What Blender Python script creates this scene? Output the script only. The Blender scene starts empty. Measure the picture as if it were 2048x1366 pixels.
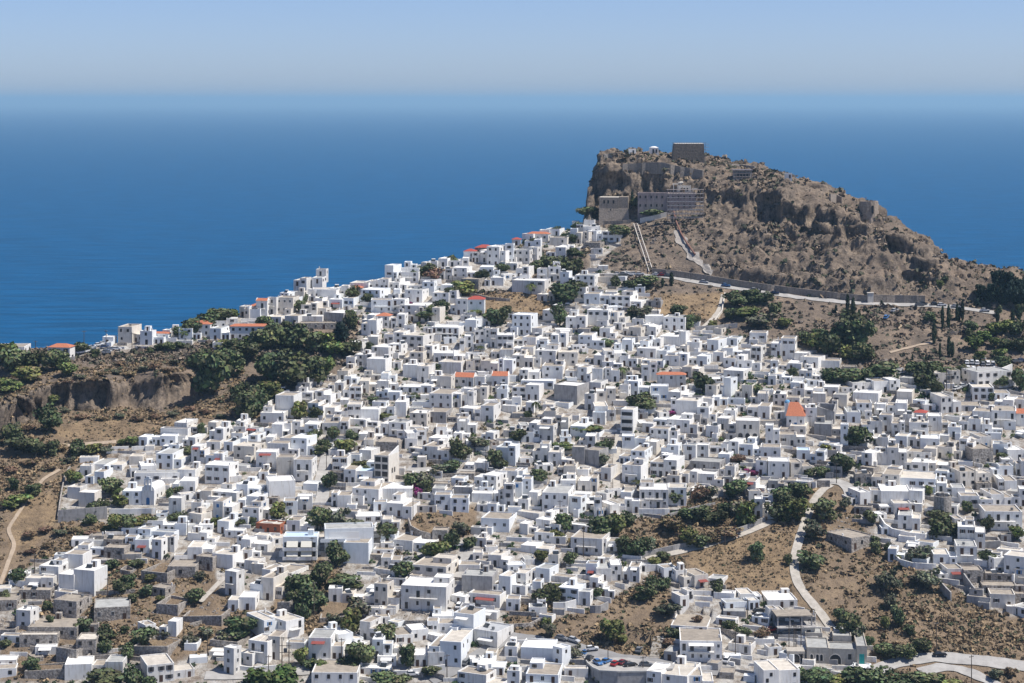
import bpy, math, random
import numpy as np
from mathutils import Vector, Matrix
from mathutils.bvhtree import BVHTree

random.seed(7); RNG = np.random.RandomState(11)
SC = bpy.context.scene; COL = SC.collection
F, CX, HY, CAMH = 4000.0, 1024.0, 200.0, 230.0     # focal length and horizon row of the 2048 px wide photograph
R = math.radians

# ------------------------------------------------------------------ mesh helpers
class MB:
    """collects shapes and links them as ONE mesh object"""
    def __init__(self): self.v = []; self.f = []; self.m = []
    def face(self, pts, m=0):
        n = len(self.v); self.v += [tuple(p) for p in pts]; self.f.append(tuple(range(n, n+len(pts)))); self.m.append(m)
    def hexa(self, b, t, m=0, bottom=True):
        n = len(self.v); self.v += [tuple(p) for p in b] + [tuple(p) for p in t]
        k = len(b)
        for i in range(k):
            j = (i+1) % k; self.f.append((n+i, n+j, n+k+j, n+k+i)); self.m.append(m)
        self.f.append(tuple(range(n+k, n+2*k))); self.m.append(m)
        if bottom: self.f.append(tuple(range(n+k-1, n-1, -1))); self.m.append(m)
    def box(self, x0, x1, y0, y1, z0, z1, m=0, T=None):
        b = [(x0,y0,z0),(x1,y0,z0),(x1,y1,z0),(x0,y1,z0)]; t = [(x0,y0,z1),(x1,y0,z1),(x1,y1,z1),(x0,y1,z1)]
        if T is not None: b = [T @ Vector(p) for p in b]; t = [T @ Vector(p) for p in t]
        self.hexa(b, t, m)
    def bar(self, a, b, r, m=0, n=5):
        a = Vector(a); b = Vector(b); d = (b-a).normalized()
        u = d.cross(Vector((0,0,1)) if abs(d.z) < .9 else Vector((1,0,0))).normalized(); w = d.cross(u)
        A = []; B = []
        for i in range(n):
            c = u*math.cos(2*math.pi*i/n) + w*math.sin(2*math.pi*i/n)
            A.append(a + c*(r if not isinstance(r, tuple) else r[0])); B.append(b + c*(r if not isinstance(r, tuple) else r[1]))
        self.hexa(A[::-1], B[::-1], m)
    def lathe(self, prof, n=16, m=0, c=(0,0)):
        base = len(self.v)
        for (r, z) in prof:
            for i in range(n):
                a = 2*math.pi*i/n; self.v.append((c[0]+r*math.cos(a), c[1]+r*math.sin(a), z))
        for j in range(len(prof)-1):
            for i in range(n):
                i2 = (i+1) % n
                self.f.append((base+j*n+i, base+j*n+i2, base+(j+1)*n+i2, base+(j+1)*n+i)); self.m.append(m)
        self.f.append(tuple(base+(len(prof)-1)*n+i for i in range(n))); self.m.append(m)
    def mesh(self, name, mats):
        me = bpy.data.meshes.new(name); me.from_pydata(self.v, [], self.f)
        for k in (mats if isinstance(mats, (list, tuple)) else [mats]): me.materials.append(k)
        if any(self.m): me.polygons.foreach_set('material_index', self.m)
        me.update(); return me
    def build(self, name, mats, parent=None, loc=None, rz=0):
        return link(name, self.mesh(name, mats), parent, loc, rz)

def link(name, me, parent=None, loc=None, rz=0):
    o = bpy.data.objects.new(name, me); COL.objects.link(o)
    if parent is not None: o.parent = parent
    if loc is not None: o.location = loc
    if rz: o.rotation_euler.z = rz
    return o
def empty(name, loc, rz=0):
    o = bpy.data.objects.new(name, None); COL.objects.link(o); o.location = loc; o.rotation_euler.z = rz
    o.empty_display_size = .5; return o
def tag(o, label=None, cat=None, group=None, kind=None):
    if label: o['label'] = label
    if cat: o['category'] = cat
    if group: o['group'] = group
    if kind: o['kind'] = kind
    return o
REG = []                                              # things that get their label from their look and nearest landmark
LM = []                                               # landmarks: (name, px, py)
def reg(o, desc, px, py, cat, group): tag(o, None, cat, group); REG.append((o, desc, px, py))
def landmark(name, px, py): LM.append((name, px, py))

# ------------------------------------------------------------------ materials
def mat(name, col, rough=.85, var=.0, scale=1.0, col2=None, bump=0, spec=.2, rand=0, metal=0, stain=None, detail=5):
    m = bpy.data.materials.new(name); m.use_nodes = True; nt = m.node_tree; N = nt.nodes; L = nt.links
    b = N['Principled BSDF']; b.inputs['Roughness'].default_value = rough; b.inputs['Specular IOR Level'].default_value = spec
    b.inputs['Metallic'].default_value = metal
    c = tuple(col)+(1,); b.inputs['Base Color'].default_value = c
    src = None
    if col2 is not None or var:
        g = N.new('ShaderNodeNewGeometry'); nz = N.new('ShaderNodeTexNoise'); nz.inputs['Scale'].default_value = scale
        nz.inputs['Detail'].default_value = detail; nz.inputs['Roughness'].default_value = .62
        L.new(g.outputs['Position'], nz.inputs['Vector'])
        r = N.new('ShaderNodeValToRGB'); r.color_ramp.elements[0].position = .36; r.color_ramp.elements[1].position = .64
        c2 = tuple(col2)+(1,) if col2 is not None else tuple(x*(1-var) for x in col)+(1,)
        r.color_ramp.elements[0].color = c2; r.color_ramp.elements[1].color = c
        L.new(nz.outputs['Fac'], r.inputs['Fac']); src = r.outputs['Color']
        if bump:
            bp = N.new('ShaderNodeBump'); bp.inputs['Strength'].default_value = bump; bp.inputs['Distance'].default_value = .3
            L.new(nz.outputs['Fac'], bp.inputs['Height']); L.new(bp.outputs['Normal'], b.inputs['Normal'])
    if stain is not None:                             # vertical streaks of weathering
        g = N.new('ShaderNodeNewGeometry'); mp = N.new('ShaderNodeMapping'); mp.inputs['Scale'].default_value = (1.3,1.3,.22)
        n2 = N.new('ShaderNodeTexNoise'); n2.inputs['Scale'].default_value = 1.1; n2.inputs['Detail'].default_value = 6
        L.new(g.outputs['Position'], mp.inputs['Vector']); L.new(mp.outputs['Vector'], n2.inputs['Vector'])
        r2 = N.new('ShaderNodeValToRGB'); r2.color_ramp.elements[0].position = .3; r2.color_ramp.elements[1].position = .5
        r2.color_ramp.elements[0].color = tuple(stain)+(1,); r2.color_ramp.elements[1].color = (1,1,1,1)
        L.new(n2.outputs['Fac'], r2.inputs['Fac'])
        mx = N.new('ShaderNodeMix'); mx.data_type = 'RGBA'; mx.blend_type = 'MULTIPLY'; mx.inputs[0].default_value = 1
        if src is not None: L.new(src, mx.inputs[6])
        else: mx.inputs[6].default_value = c
        L.new(r2.outputs['Color'], mx.inputs[7]); src = mx.outputs[2]
    if rand:
        oi = N.new('ShaderNodeObjectInfo'); hv = N.new('ShaderNodeHueSaturation')
        ml = N.new('ShaderNodeMapRange'); ml.inputs['To Min'].default_value = 1-rand; ml.inputs['To Max'].default_value = 1+rand*.35
        L.new(oi.outputs['Random'], ml.inputs['Value']); L.new(ml.outputs['Result'], hv.inputs['Value'])
        if src is not None: L.new(src, hv.inputs['Color'])
        else: hv.inputs['Color'].default_value = c
        src = hv.outputs['Color']
    if src is not None: L.new(src, b.inputs['Base Color'])
    return m
def leafmat(name, rough=.8, vary=True):
    """foliage: colour from a per-clump attribute, tinted per object, a little translucent"""
    m = bpy.data.materials.new(name); m.use_nodes = True; nt = m.node_tree; N = nt.nodes; L = nt.links
    b = N['Principled BSDF']; b.inputs['Roughness'].default_value = rough; b.inputs['Specular IOR Level'].default_value = .15
    a = N.new('ShaderNodeAttribute'); a.attribute_name = 'tint'
    oi = N.new('ShaderNodeObjectInfo'); hv = N.new('ShaderNodeHueSaturation')
    ml = N.new('ShaderNodeMapRange'); ml.inputs['To Min'].default_value = .7; ml.inputs['To Max'].default_value = 1.45
    mh = N.new('ShaderNodeMapRange'); mh.inputs['To Min'].default_value = .465; mh.inputs['To Max'].default_value = .515
    mu = N.new('ShaderNodeMath'); mu.operation = 'MULTIPLY'; mu.inputs[1].default_value = 7.31
    fr = N.new('ShaderNodeMath'); fr.operation = 'FRACT'
    L.new(oi.outputs['Random'], ml.inputs['Value']); L.new(ml.outputs['Result'], hv.inputs['Value'])
    L.new(oi.outputs['Random'], mu.inputs[0]); L.new(mu.outputs[0], fr.inputs[0]); L.new(fr.outputs[0], mh.inputs['Value']); L.new(mh.outputs['Result'], hv.inputs['Hue'])
    L.new(a.outputs['Color'], hv.inputs['Color']); L.new(hv.outputs['Color'] if vary else a.outputs['Color'], b.inputs['Base Color'])
    return m

M = {}
M['white'] = mat('whitewash', (.83,.815,.775), var=.07, scale=.5, rand=.10, stain=(.80,.775,.74))
M['white2'] = mat('whitewash_aged', (.74,.72,.68), var=.12, scale=.4, rand=.08, stain=(.70,.67,.63))
M['white3'] = mat('whitewash_bluish', (.78,.80,.80), var=.06, scale=.5, rand=.06, stain=(.9,.9,.89))
M['cream'] = mat('cream_plaster', (.73,.68,.60), var=.12, scale=.5, rand=.14, stain=(.8,.77,.72))
M['grey'] = mat('bare_concrete', (.42,.405,.39), var=.25, scale=.6, rand=.15, stain=(.65,.64,.62), bump=.3)
M['stone'] = mat('rubble_stone', (.50,.46,.41), col2=(.20,.175,.15), scale=1.5, bump=1, rand=.12, stain=(.75,.72,.7))
M['brick'] = mat('brick_wall', (.42,.15,.08), var=.3, scale=3, bump=.3)
M['pink'] = mat('pinkish_plaster', (.36,.30,.29), var=.25, scale=.5, stain=(.7,.7,.72))
M['rW'] = mat('roof_white', (.84,.825,.785), var=.14, scale=.45, rand=.08, detail=8)
M['rC'] = mat('roof_cream', (.62,.57,.49), col2=(.46,.42,.36), scale=.5, rand=.12, detail=8)
M['rT'] = mat('roof_tan', (.40,.35,.285), col2=(.27,.235,.195), scale=.6, rand=.15, bump=.3, detail=8)
M['rG'] = mat('roof_grey', (.42,.42,.40), col2=(.30,.30,.285), scale=.5, rand=.12, detail=8)
M['rO'] = mat('roof_tiles_orange', (.50,.185,.10), col2=(.36,.13,.075), scale=2.5, bump=.5)
M['rR'] = mat('roof_tiles_red', (.40,.085,.065), col2=(.30,.07,.055), scale=2.5, bump=.5)
M['rL'] = M['rO']
M['rB'] = mat('roof_pale_blue', (.50,.62,.74), var=.1, scale=.5)
M['rP'] = mat('roof_sheet', (.45,.46,.47), var=.15, scale=1.5, rough=.5)
M['dark'] = mat('window_dark', (.028,.028,.032), rough=.25, spec=.5)
M['frame'] = mat('window_frame', (.10,.075,.06), rough=.6)
M['framew'] = mat('window_frame_white', (.7,.7,.68), rough=.6)
M['door'] = mat('door_brown', (.085,.05,.035), rough=.6, rand=.3)
M['blue'] = mat('blue_paint', (.05,.16,.36), rough=.5, rand=.2)
M['teal'] = mat('teal_paint', (.02,.26,.25), rough=.5)
M['awred'] = mat('awning_red', (.25,.07,.058), rough=.8, rand=.2)
M['awwhite'] = mat('awning_white', (.74,.73,.70), rough=.8, rand=.1)
M['rail'] = mat('railing_metal', (.10,.10,.105), rough=.5)
M['wood'] = mat('weathered_wood', (.12,.095,.075), var=.3, scale=3)
M['metal'] = mat('scaffold_steel', (.30,.26,.25), rough=.5, metal=.3)
M['road'] = mat('road_concrete', (.40,.385,.36), col2=(.32,.305,.285), scale=.4, detail=8)
M['asph'] = mat('road_asphalt', (.27,.265,.26), col2=(.22,.215,.21), scale=.4, detail=8)
M['path'] = mat('path_stone', (.47,.43,.375), col2=(.36,.33,.28), scale=.7, detail=8, bump=.3)
M['dirt'] = mat('path_dirt', (.40,.32,.235), col2=(.33,.26,.19), scale=.6, detail=8)
M['kerb'] = mat('kerb_stone', (.5,.49,.46), var=.2, scale=1)
M['rubble'] = mat('chute_rubble', (.40,.365,.325), col2=(.27,.245,.215), scale=.7, bump=.6, detail=8)
M['bark'] = mat('tree_bark', (.10,.075,.055), var=.3, scale=3)
M['leaf'] = leafmat('tree_leaves')
M['tyre'] = mat('tyre_rubber', (.02,.02,.02), rough=.9)
M['rim'] = mat('wheel_rim', (.4,.4,.42), rough=.4, metal=.6)
M['glass'] = mat('car_glass', (.03,.035,.04), rough=.12, spec=.6)
M['lamp'] = mat('car_lamp', (.6,.6,.58), rough=.2)
CARC = {'white':(.75,.75,.74),'silver':(.45,.46,.47),'black':(.02,.02,.022),'red':(.38,.025,.03),'blue':(.06,.17,.38),'grey':(.16,.165,.17),'dark blue':(.03,.05,.12),'maroon':(.18,.02,.03)}
for k, c in CARC.items(): M['car '+k] = mat('car_paint_'+k.replace(' ','_'), c, rough=.3, spec=.5)

# ------------------------------------------------------------------ noise
def vnoise(p, s=1.0, seed=0):
    p = np.asarray(p)*s + seed*17.13; i = np.floor(p).astype(np.int64); f = p-i; f = f*f*(3-2*f)
    def h(a, b, c):
        n = (a*374761393 + b*668265263 + c*2147483647 + seed*97) & 0xffffffff
        n = ((n ^ (n >> 13))*1274126177) & 0xffffffff
        return ((n ^ (n >> 16)) & 0xffff)/65535.0
    x, y, z = i[...,0], i[...,1], i[...,2]; u, v, w = f[...,0], f[...,1], f[...,2]
    r = 0
    for a in (0,1):
        for b in (0,1):
            for c in (0,1):
                r = r + h(x+a, y+b, z+c)*(u if a else 1-u)*(v if b else 1-v)*(w if c else 1-w)
    return r
def fbm(p, s, o=4, seed=0):
    t = 0; a = .5; n = 0
    for k in range(o): t = t + a*vnoise(p, s*2**k, seed+k); n += a; a *= .5
    return t/n

# ------------------------------------------------------------------ terrain
def Dp(py): return F/(4+(py-450)*.00291)              # the town's slope: nearly one plane
def zof(py, D): return CAMH - D*(py-HY)/F
RIDGE = [(400,660),(440,645),(480,634),(560,612),(640,597),(760,572),(820,548),(900,526),(1000,500),(1060,482),(1100,470),(1150,455),(1172,446)]
KEY = {
 -500:[(1000,Dp(1000)),(900,Dp(900)),(850,Dp(850)),(800,Dp(800)),(760,Dp(760)),(735,Dp(735))],
 0:[(1000,Dp(1000)),(890,Dp(890)),(872,775),(812,777.5),(770,Dp(770)),(708,Dp(708)+4)],
 110:[(1000,Dp(1000)),(860,Dp(860)),(822,798),(768,800.5),(735,Dp(735)),(696,Dp(696)+4)],
 200:[(1000,Dp(1000)),(860,Dp(860)),(820,799),(762,801.5),(722,Dp(722)),(690,Dp(690)+5)],
 250:[(1000,Dp(1000)),(860,Dp(860)),(812,800),(772,806),(718,Dp(718)),(684,Dp(684)+4)],
 320:[(1000,Dp(1000)),(860,Dp(860)),(822,797),(752,800),(708,Dp(708)),(676,Dp(676)+3)],
 400:[(1000,Dp(1000)),(840,Dp(840)),(780,Dp(780)+2),(735,Dp(735)-3),(700,Dp(700)),(660,Dp(660))],
 1184:[(560,Dp(560)),(500,970),(448,996),(408,1012),(380,1013),(358,1015)],
 1202:[(560,Dp(560)),(500,968),(446,996),(408,1010),(345,1014),(313,1018)],
 1260:[(556,931),(500,962),(446,992),(398,1006),(330,1013),(305,1032)],
 1320:[(550,934),(500,955),(440,985),(388,1003),(333,1011),(311,1042)],
 1400:[(560,930),(500,950),(440,978),(396,995),(345,1008),(318,1046)],
 1450:[(568,926),(500,951),(430,980),(386,987),(345,1016),(328,1046)],
 1520:[(580,919),(500,948),(436,972),(376,980),(348,1014),(334,1036)],
 1600:[(590,911),(510,941),(462,958),(402,966),(378,994),(364,1010)],
 1700:[(601,903),(540,925),(490,943),(440,949),(420,970),(405,985)],
 1757:[(604,900),(540,921),(480,944),(455,954),(430,964),(412,976)],
 1768:[(604,900),(545,920),(500,936),(470,950),(455,956),(441,964)],
 1800:[(605,899),(550,917),(512,930),(482,934),(468,950),(460,958)],
 1853:[(607,897),(565,910),(540,918),(508,922),(500,938),(493,946)],
 1866:[(607,897),(572,908),(552,914),(540,920),(530,928),(521,935)],
 1960:[(612,893),(585,902),(570,908),(560,914),(550,922),(541,930)],
 2048:[(625,885),(600,895),(588,900),(580,905),(570,911),(563,918)],
 2200:[(650,Dp(650)),(620,Dp(620)),(605,Dp(605)),(596,Dp(596)),(590,Dp(590)),(585,Dp(585)+4)],
 2560:[(700,Dp(700)),(660,Dp(660)),(640,Dp(640)),(625,Dp(625)),(615,Dp(615)),(610,Dp(610)+4)]}
for (x, y) in RIDGE[1:]:
    KEY[x] = [(yy, Dp(yy)) for yy in (y+260, y+170, y+110, y+70, y+35, y)]
KX = np.array(sorted(KEY)); KP = np.array([[q[0] for q in KEY[x]] for x in KX], float); KD = np.array([[q[1] for q in KEY[x]] for x in KX], float)
DG = np.unique(np.round(np.concatenate([np.arange(430,780,1.5), np.arange(780,830,.8), np.arange(830,910,1.3), np.arange(910,990,.85), np.arange(990,1050,.6), np.arange(1050,1200,3.)]), 3))
PXS = 2.9
PXG = np.arange(-460, 2520, PXS)
Zg = np.zeros((len(PXG), len(DG)))
for i, px in enumerate(PXG):
    ky = np.array([np.interp(px, KX, KP[:,j]) for j in range(6)]); kd = np.array([np.interp(px, KX, KD[:,j]) for j in range(6)])
    kz = CAMH - kd*(ky-HY)/F
    d0 = np.linspace(430, kd[0]-1, 6); z0 = 55+(d0-600)*.2813
    top = kd[-1]
    ds = np.concatenate([d0, kd, [top+14, top+60, top+190]]); zs = np.concatenate([z0, kz, [kz[-1]-2.5, max(kz[-1]-48, 5), -12]])
    Zg[i] = np.interp(DG, ds, zs)
PX, DD = np.meshgrid(PXG, DG, indexing='ij')
TX = DD*(PX-CX)/F
PYg = HY + (CAMH-Zg)/DD*F
def inpoly(poly, x, y):
    x = np.asarray(x, float); y = np.asarray(y, float); r = np.zeros(x.shape, bool); n = len(poly)
    for i in range(n):
        (x1,y1),(x2,y2) = poly[i], poly[(i+1) % n]
        if y1 == y2: continue
        c = ((y1 > y) != (y2 > y)) & (x < (x2-x1)*(y-y1)/(y2-y1)+x1); r ^= c
    return r
TOWN = [(95,702),(240,672),(380,655),(470,625),(540,597),(760,545),(880,512),(1060,462),(1180,440),(1245,482),(1200,530),(1270,572),(1300,600),(1320,640),(1420,660),(1590,690),(1690,735),(1880,752),(2048,735),
 (2110,740),(2110,1245),(2048,1235),(1960,1215),(1880,1165),(1770,1110),(1720,1040),(1700,965),(1655,962),(1580,990),(1520,1010),(1480,990),(1380,1000),(1355,1030),(1250,1042),(1190,1075),(1235,1110),(1290,1112),(1300,1150),(1220,1200),(1160,1225),(1010,1270),(1100,1290),(1180,1310),(1340,1320),(1330,1260),(1350,1210),(1330,1140),(1400,1145),(1470,1190),(1560,1190),(1660,1260),(1740,1300),(1740,1345),(1640,1400),(1640,1480),(-60,1480),(-60,1240),(0,1190),(80,1120),(260,1060),(330,1010),(240,1050),(120,1040),(125,960),(160,930),(280,880),(400,848),(520,835),(545,800),(660,755),(705,740),(705,690),(540,668),(380,690),(240,705),(100,715)]
FIELDS = [[(1300,590),(1450,585),(1440,640),(1320,640)],[(1340,1085),(1600,1060),(1600,1180),(1480,1180),(1380,1140)],[(1560,1130),(1590,1170),(1600,1200),(1560,1180)],[(120,850),(230,835),(330,850),(230,880),(100,880)],[(30,990),(110,975),(115,1040),(60,1110),(10,1100)],[(815,1045),(875,1045),(870,1075),(820,1070)],[(1880,1130),(2048,1060),(2048,1010),(1990,1090)],[(900,590),(1110,580),(1130,620),(1000,640),(900,610)]]
BROWN = [[(190,1130),(330,1110),(430,1130),(440,1180),(530,1230),(545,1270),(440,1300),(350,1330),(200,1320),(60,1280),(0,1260),(60,1220),(140,1190)],[(0,1280),(120,1290),(130,1366),(0,1366)],[(555,1170),(640,1110),(700,1150),(730,1230),(690,1280),(600,1270),(540,1230)],[(1010,1240),(1090,1180),(1120,1240),(1180,1300),(1010,1270)],[(805,1030),(950,1010),(960,1060),(880,1090),(815,1090)],[(900,585),(1130,575),(1130,640),(960,630)],[(1060,500),(1180,495),(1180,570),(1060,560)],[(520,650),(720,640),(700,760),(520,770)],[(1280,1180),(1340,1170),(1350,1290),(1280,1290)]]
town = inpoly(TOWN, PX, PYg).astype(float)
for q in BROWN: town *= 1-inpoly(q, PX, PYg)
fld = np.zeros_like(town)
for p in FIELDS: fld = np.maximum(fld, inpoly(p, PX, PYg))
ridgeD = np.array([np.interp(px, KX, KD[:,5]) for px in PXG])[:,None]
town *= (DD < ridgeD+16)
def blur(a, n):
    for _ in range(n):
        a = (a + np.roll(a,1,0)+np.roll(a,-1,0)+np.roll(a,1,1)+np.roll(a,-1,1))/5
    return a
P3 = np.stack([TX, DD, Zg], -1)
und = (fbm(P3*[1,1,0]+[0,0,3], 1/55., 3, 5)-.5)
Zg = Zg + und*5.0*np.clip((DD-430)/100,0,1)*np.clip((ridgeD-25-DD)/60,0,1)*np.where(PX > 1184, np.clip((900-DD)/40,0,1), 1)
D0, D1_ = Dp(1272), Dp(1310); zf = CAMH-D1_*(1310-HY)/F          # cut bank behind the gravel lot by the stone stairs
mk = (PX > 1226) & (PX < 1304) & (DD < D0+2*(PX-1260)/40*0) & (DD > D1_-4); Zg = np.where(mk, np.minimum(Zg, zf+.3), Zg)
P3 = np.stack([TX, DD, Zg], -1)
# rock: where the ground is steep
gz = np.abs(np.gradient(Zg, axis=1)/np.gradient(DD, axis=1)); gx = np.abs(np.gradient(Zg, axis=0)/np.maximum(np.gradient(TX, axis=0), .1))
slope = np.hypot(gz, gx)
rock = np.clip((blur(slope,5)-.75)/.9, 0, 1)
hill = ((PX > 1176) & (DD > np.interp(PX, KX, KD[:,0])+5)).astype(float)
wild = blur(1-town, 3)
du = np.stack([np.gradient(TX,axis=0), np.gradient(DD,axis=0)*0, np.gradient(Zg,axis=0)], -1); dv = np.stack([np.gradient(TX,axis=1), np.gradient(DD,axis=1), np.gradient(Zg,axis=1)], -1)
nrm = np.cross(du, dv); nrm /= np.linalg.norm(nrm, axis=-1, keepdims=True)+1e-9
gul = 1-np.abs(2*fbm(P3*[1,.35,.25], 1/20., 3, 61)-1)
rid = 1-np.abs(2*fbm(P3*[1,1,.55], 1/11., 4, 21)-1)*1.6
lump = fbm(P3, 1/4.5, 3, 33)-.5
crag = (fbm(P3*[1,1,.35], 1/16., 3, 77)-.5)
hb = blur(hill, 4)
disp = hb*((rid-.6)*3.4 + (gul-.62)*9*np.clip((1040-DD)/40,.25,1) + crag*11*np.clip(rock+.35,0,1) + lump*2.4 + (fbm(P3, 1/2.4, 2, 34)-.5)*1.3 + ((1-np.abs(2*fbm(P3*[1,1,.5], 1/6.5, 3, 35)-1))-.72)*6.0*np.clip(.25+rock,0,1) + ((1-np.abs(2*fbm(P3, 1/2.6, 2, 36)-1))-.7)*2.0) + wild*(1-hb)*(lump*1.1 + (rid-.6)*1.0*(.4+rock*2.2) + crag*8*rock + ((1-np.abs(2*fbm(P3*[1,1,.6], 1/5., 4, 92)-1))-.7)*6*rock) + (1-wild)*lump*.25
calm = np.exp(-(((PX-1300)/115)**4))*np.clip((1004-DD)/8,0,1)*hb   # built ledge of the monastery
disp = disp*(1-.85*calm) + hb*rock*(fbm(P3*[1,1,.5], 1/5., 4, 91)-.5)*5.5*(1-calm)
sz = Zg/7.5 + 2.2*fbm(P3*[1,1,.2], 1/34., 3, 44) + .35*fbm(P3, 1/7., 3, 45); fr_ = sz-np.floor(sz); strat = np.where(fr_ < .75, fr_/.75, (1-fr_)/.25)-.5
disp = disp + hb*strat*3.2*(1-calm)*np.clip(fbm(P3, 1/40., 2, 46)*3-.9, 0, 1)
disp *= np.where(hb > .3, np.clip((PX-1172)/45, .3, 1), 1)
disp *= np.clip((DG[None,:]-440)/30, 0, 1)
V = P3 + nrm*disp[...,None]
PYo = HY + (CAMH-P3[...,2])/P3[...,1]*F                 # hollows under overhanging rock
for (xa, xb, ya, yb, dep) in ((100,215,762,826,7),(225,392,748,826,8),(15,85,806,874,7),(1180,1262,352,402,4),(1415,1470,385,432,4),(1500,1560,372,440,4),(1575,1640,398,462,4),(1690,1730,438,490,4),(1770,1850,480,516,5),(1800,1862,548,590,6)):
    wx = np.clip(np.minimum(PX-xa, xb-PX)/10+.6*(fbm(P3, 1/9., 2, 88)-.5)*4, 0, 1); wy = np.sin(np.pi*np.clip((PYo-ya)/(yb-ya), 0, 1))**.7
    V[...,1] += dep*wx*wy*(.6+.8*fbm(P3, 1/6., 3, 89))
ni, nj = PX.shape
idx = np.arange(ni*nj).reshape(ni, nj)
quads = np.stack([idx[:-1,:-1], idx[1:,:-1], idx[1:,1:], idx[:-1,1:]], -1).reshape(-1,4)
def fast_mesh(name, verts, faces, mats):
    me = bpy.data.meshes.new(name); k = faces.shape[1]
    me.vertices.add(len(verts)); me.vertices.foreach_set('co', np.ascontiguousarray(verts, np.float32).ravel())
    me.loops.add(faces.size); me.loops.foreach_set('vertex_index', np.ascontiguousarray(faces, np.int32).ravel())
    me.polygons.add(len(faces)); me.polygons.foreach_set('loop_start', np.arange(0, faces.size, k, dtype=np.int32)); me.polygons.foreach_set('loop_total', np.full(len(faces), k, np.int32))
    for m in mats: me.materials.append(m)
    me.update(calc_edges=True); me.validate(); return me
def set_attr(me, name, cols):
    a = me.color_attributes.new(name, 'FLOAT_COLOR', 'POINT'); c = np.ones((len(cols),4), np.float32); c[:,:3] = cols
    a.data.foreach_set('color', c.ravel())
cam_o = Vector((0,0,CAMH))
VV = V.reshape(-1,3)
BVH = BVHTree.FromPolygons(VV.tolist(), quads.tolist())
def hit(px, py):
    for dy in (0, 2, 5, 9, 14, 20, 30):
        r = BVH.ray_cast(cam_o, Vector(((px-CX)/F, 1, -(py+dy-HY)/F)).normalized())
        if r[0] is not None and r[0].y < 1120: return r[0]
    y = Dp(py); return Vector((y*(px-CX)/F, y, zof(py, y)))
def ground(x, y):
    r = BVH.ray_cast(Vector((x, y, 400)), Vector((0,0,-1)))
    return r[0].z if r[0] is not None else 0
def at_z(px, py, z):
    D = (CAMH-z)*F/(py-HY); return Vector((D*(px-CX)/F, D, z))
def to_px(p): return CX+F*p[0]/p[1], HY+F*(CAMH-p[2])/p[1]

def ground_material():
    m = bpy.data.materials.new('hillside_ground'); m.use_nodes = True; nt = m.node_tree; N = nt.nodes; L = nt.links
    b = N['Principled BSDF']; b.inputs['Roughness'].default_value = .95; b.inputs['Specular IOR Level'].default_value = .1
    g = N.new('ShaderNodeNewGeometry'); a = N.new('ShaderNodeAttribute'); a.attribute_name = 'cover'
    sp = N.new('ShaderNodeSeparateColor'); L.new(a.outputs['Color'], sp.inputs['Color'])
    def noise(s, d=6, r=.6):
        n = N.new('ShaderNodeTexNoise'); n.inputs['Scale'].default_value = s; n.inputs['Detail'].default_value = d; n.inputs['Roughness'].default_value = r
        L.new(g.outputs['Position'], n.inputs['Vector']); return n.outputs['Fac']
    def ramp(fac, st):
        r = N.new('ShaderNodeValToRGB'); e = r.color_ramp.elements
        e[0].position, e[0].color = st[0][0], tuple(st[0][1])+(1,); e[1].position, e[1].color = st[-1][0], tuple(st[-1][1])+(1,)
        for p, c in st[1:-1]: x = e.new(p); x.color = tuple(c)+(1,)
        L.new(fac, r.inputs['Fac']); return r.outputs['Color']
    def mix(f, x, y):
        k = N.new('ShaderNodeMix'); k.data_type = 'RGBA'; L.new(f, k.inputs[0]); L.new(x, k.inputs[6]); L.new(y, k.inputs[7]); return k.outputs[2]
    dry = ramp(noise(.09,9,.7), [(.3,(.105,.087,.069)),(.43,(.165,.132,.104)),(.55,(.235,.183,.138)),(.7,(.35,.265,.19))])
    gold = ramp(noise(.14,9,.7), [(.33,(.17,.125,.08)),(.5,(.275,.198,.122)),(.66,(.38,.275,.16))])
    stone = ramp(noise(.22,10,.72), [(.3,(.06,.05,.042)),(.42,(.155,.128,.105)),(.55,(.265,.215,.17)),(.72,(.39,.305,.215))])
    mpv = N.new('ShaderNodeMapping'); mpv.inputs['Scale'].default_value = (1.1,1.1,.35); L.new(g.outputs['Position'], mpv.inputs['Vector'])
    crn = N.new('ShaderNodeTexNoise'); crn.inputs['Scale'].default_value = .55; crn.inputs['Detail'].default_value = 8; crn.inputs['Roughness'].default_value = .75; L.new(mpv.outputs['Vector'], crn.inputs['Vector'])
    crk = ramp(crn.outputs['Fac'], [(.36,(.34,.32,.30)),(.47,(.85,.84,.82)),(.62,(1.2,1.17,1.12))])
    mm = N.new('ShaderNodeMix'); mm.data_type = 'RGBA'; mm.blend_type = 'MULTIPLY'; mm.inputs[0].default_value = 1; L.new(stone, mm.inputs[6]); L.new(crk, mm.inputs[7]); stone = mm.outputs[2]
    pave = ramp(noise(.3,8,.65), [(.34,(.22,.175,.135)),(.45,(.33,.29,.245)),(.55,(.46,.43,.385)),(.68,(.57,.55,.515))])
    c = mix(sp.outputs[2], dry, gold); c = mix(sp.outputs[1], c, stone); c = mix(sp.outputs[0], c, pave)
    L.new(c, b.inputs['Base Color'])
    bp = N.new('ShaderNodeBump'); bp.inputs['Strength'].default_value = 1; bp.inputs['Distance'].default_value = 1.5
    L.new(noise(.5,9,.72), bp.inputs['Height']); L.new(bp.outputs['Normal'], b.inputs['Normal'])
    return m
me = fast_mesh('hillside', VV, quads, [ground_material()])
lowgold = (1-hb)*(1-town)*np.clip((DD < 800)*.55, 0, 1)
cover = np.stack([blur(town,1), np.clip(rock*1.2+hb*np.clip((fbm(P3*[1,1,.6],1/13.,4,55)-.47)*7,0,1)*.9,0,1)*(1-town), np.maximum(blur(fld,3), blur(lowgold,3))], -1).reshape(-1,3)
set_attr(me, 'cover', cover)
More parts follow.
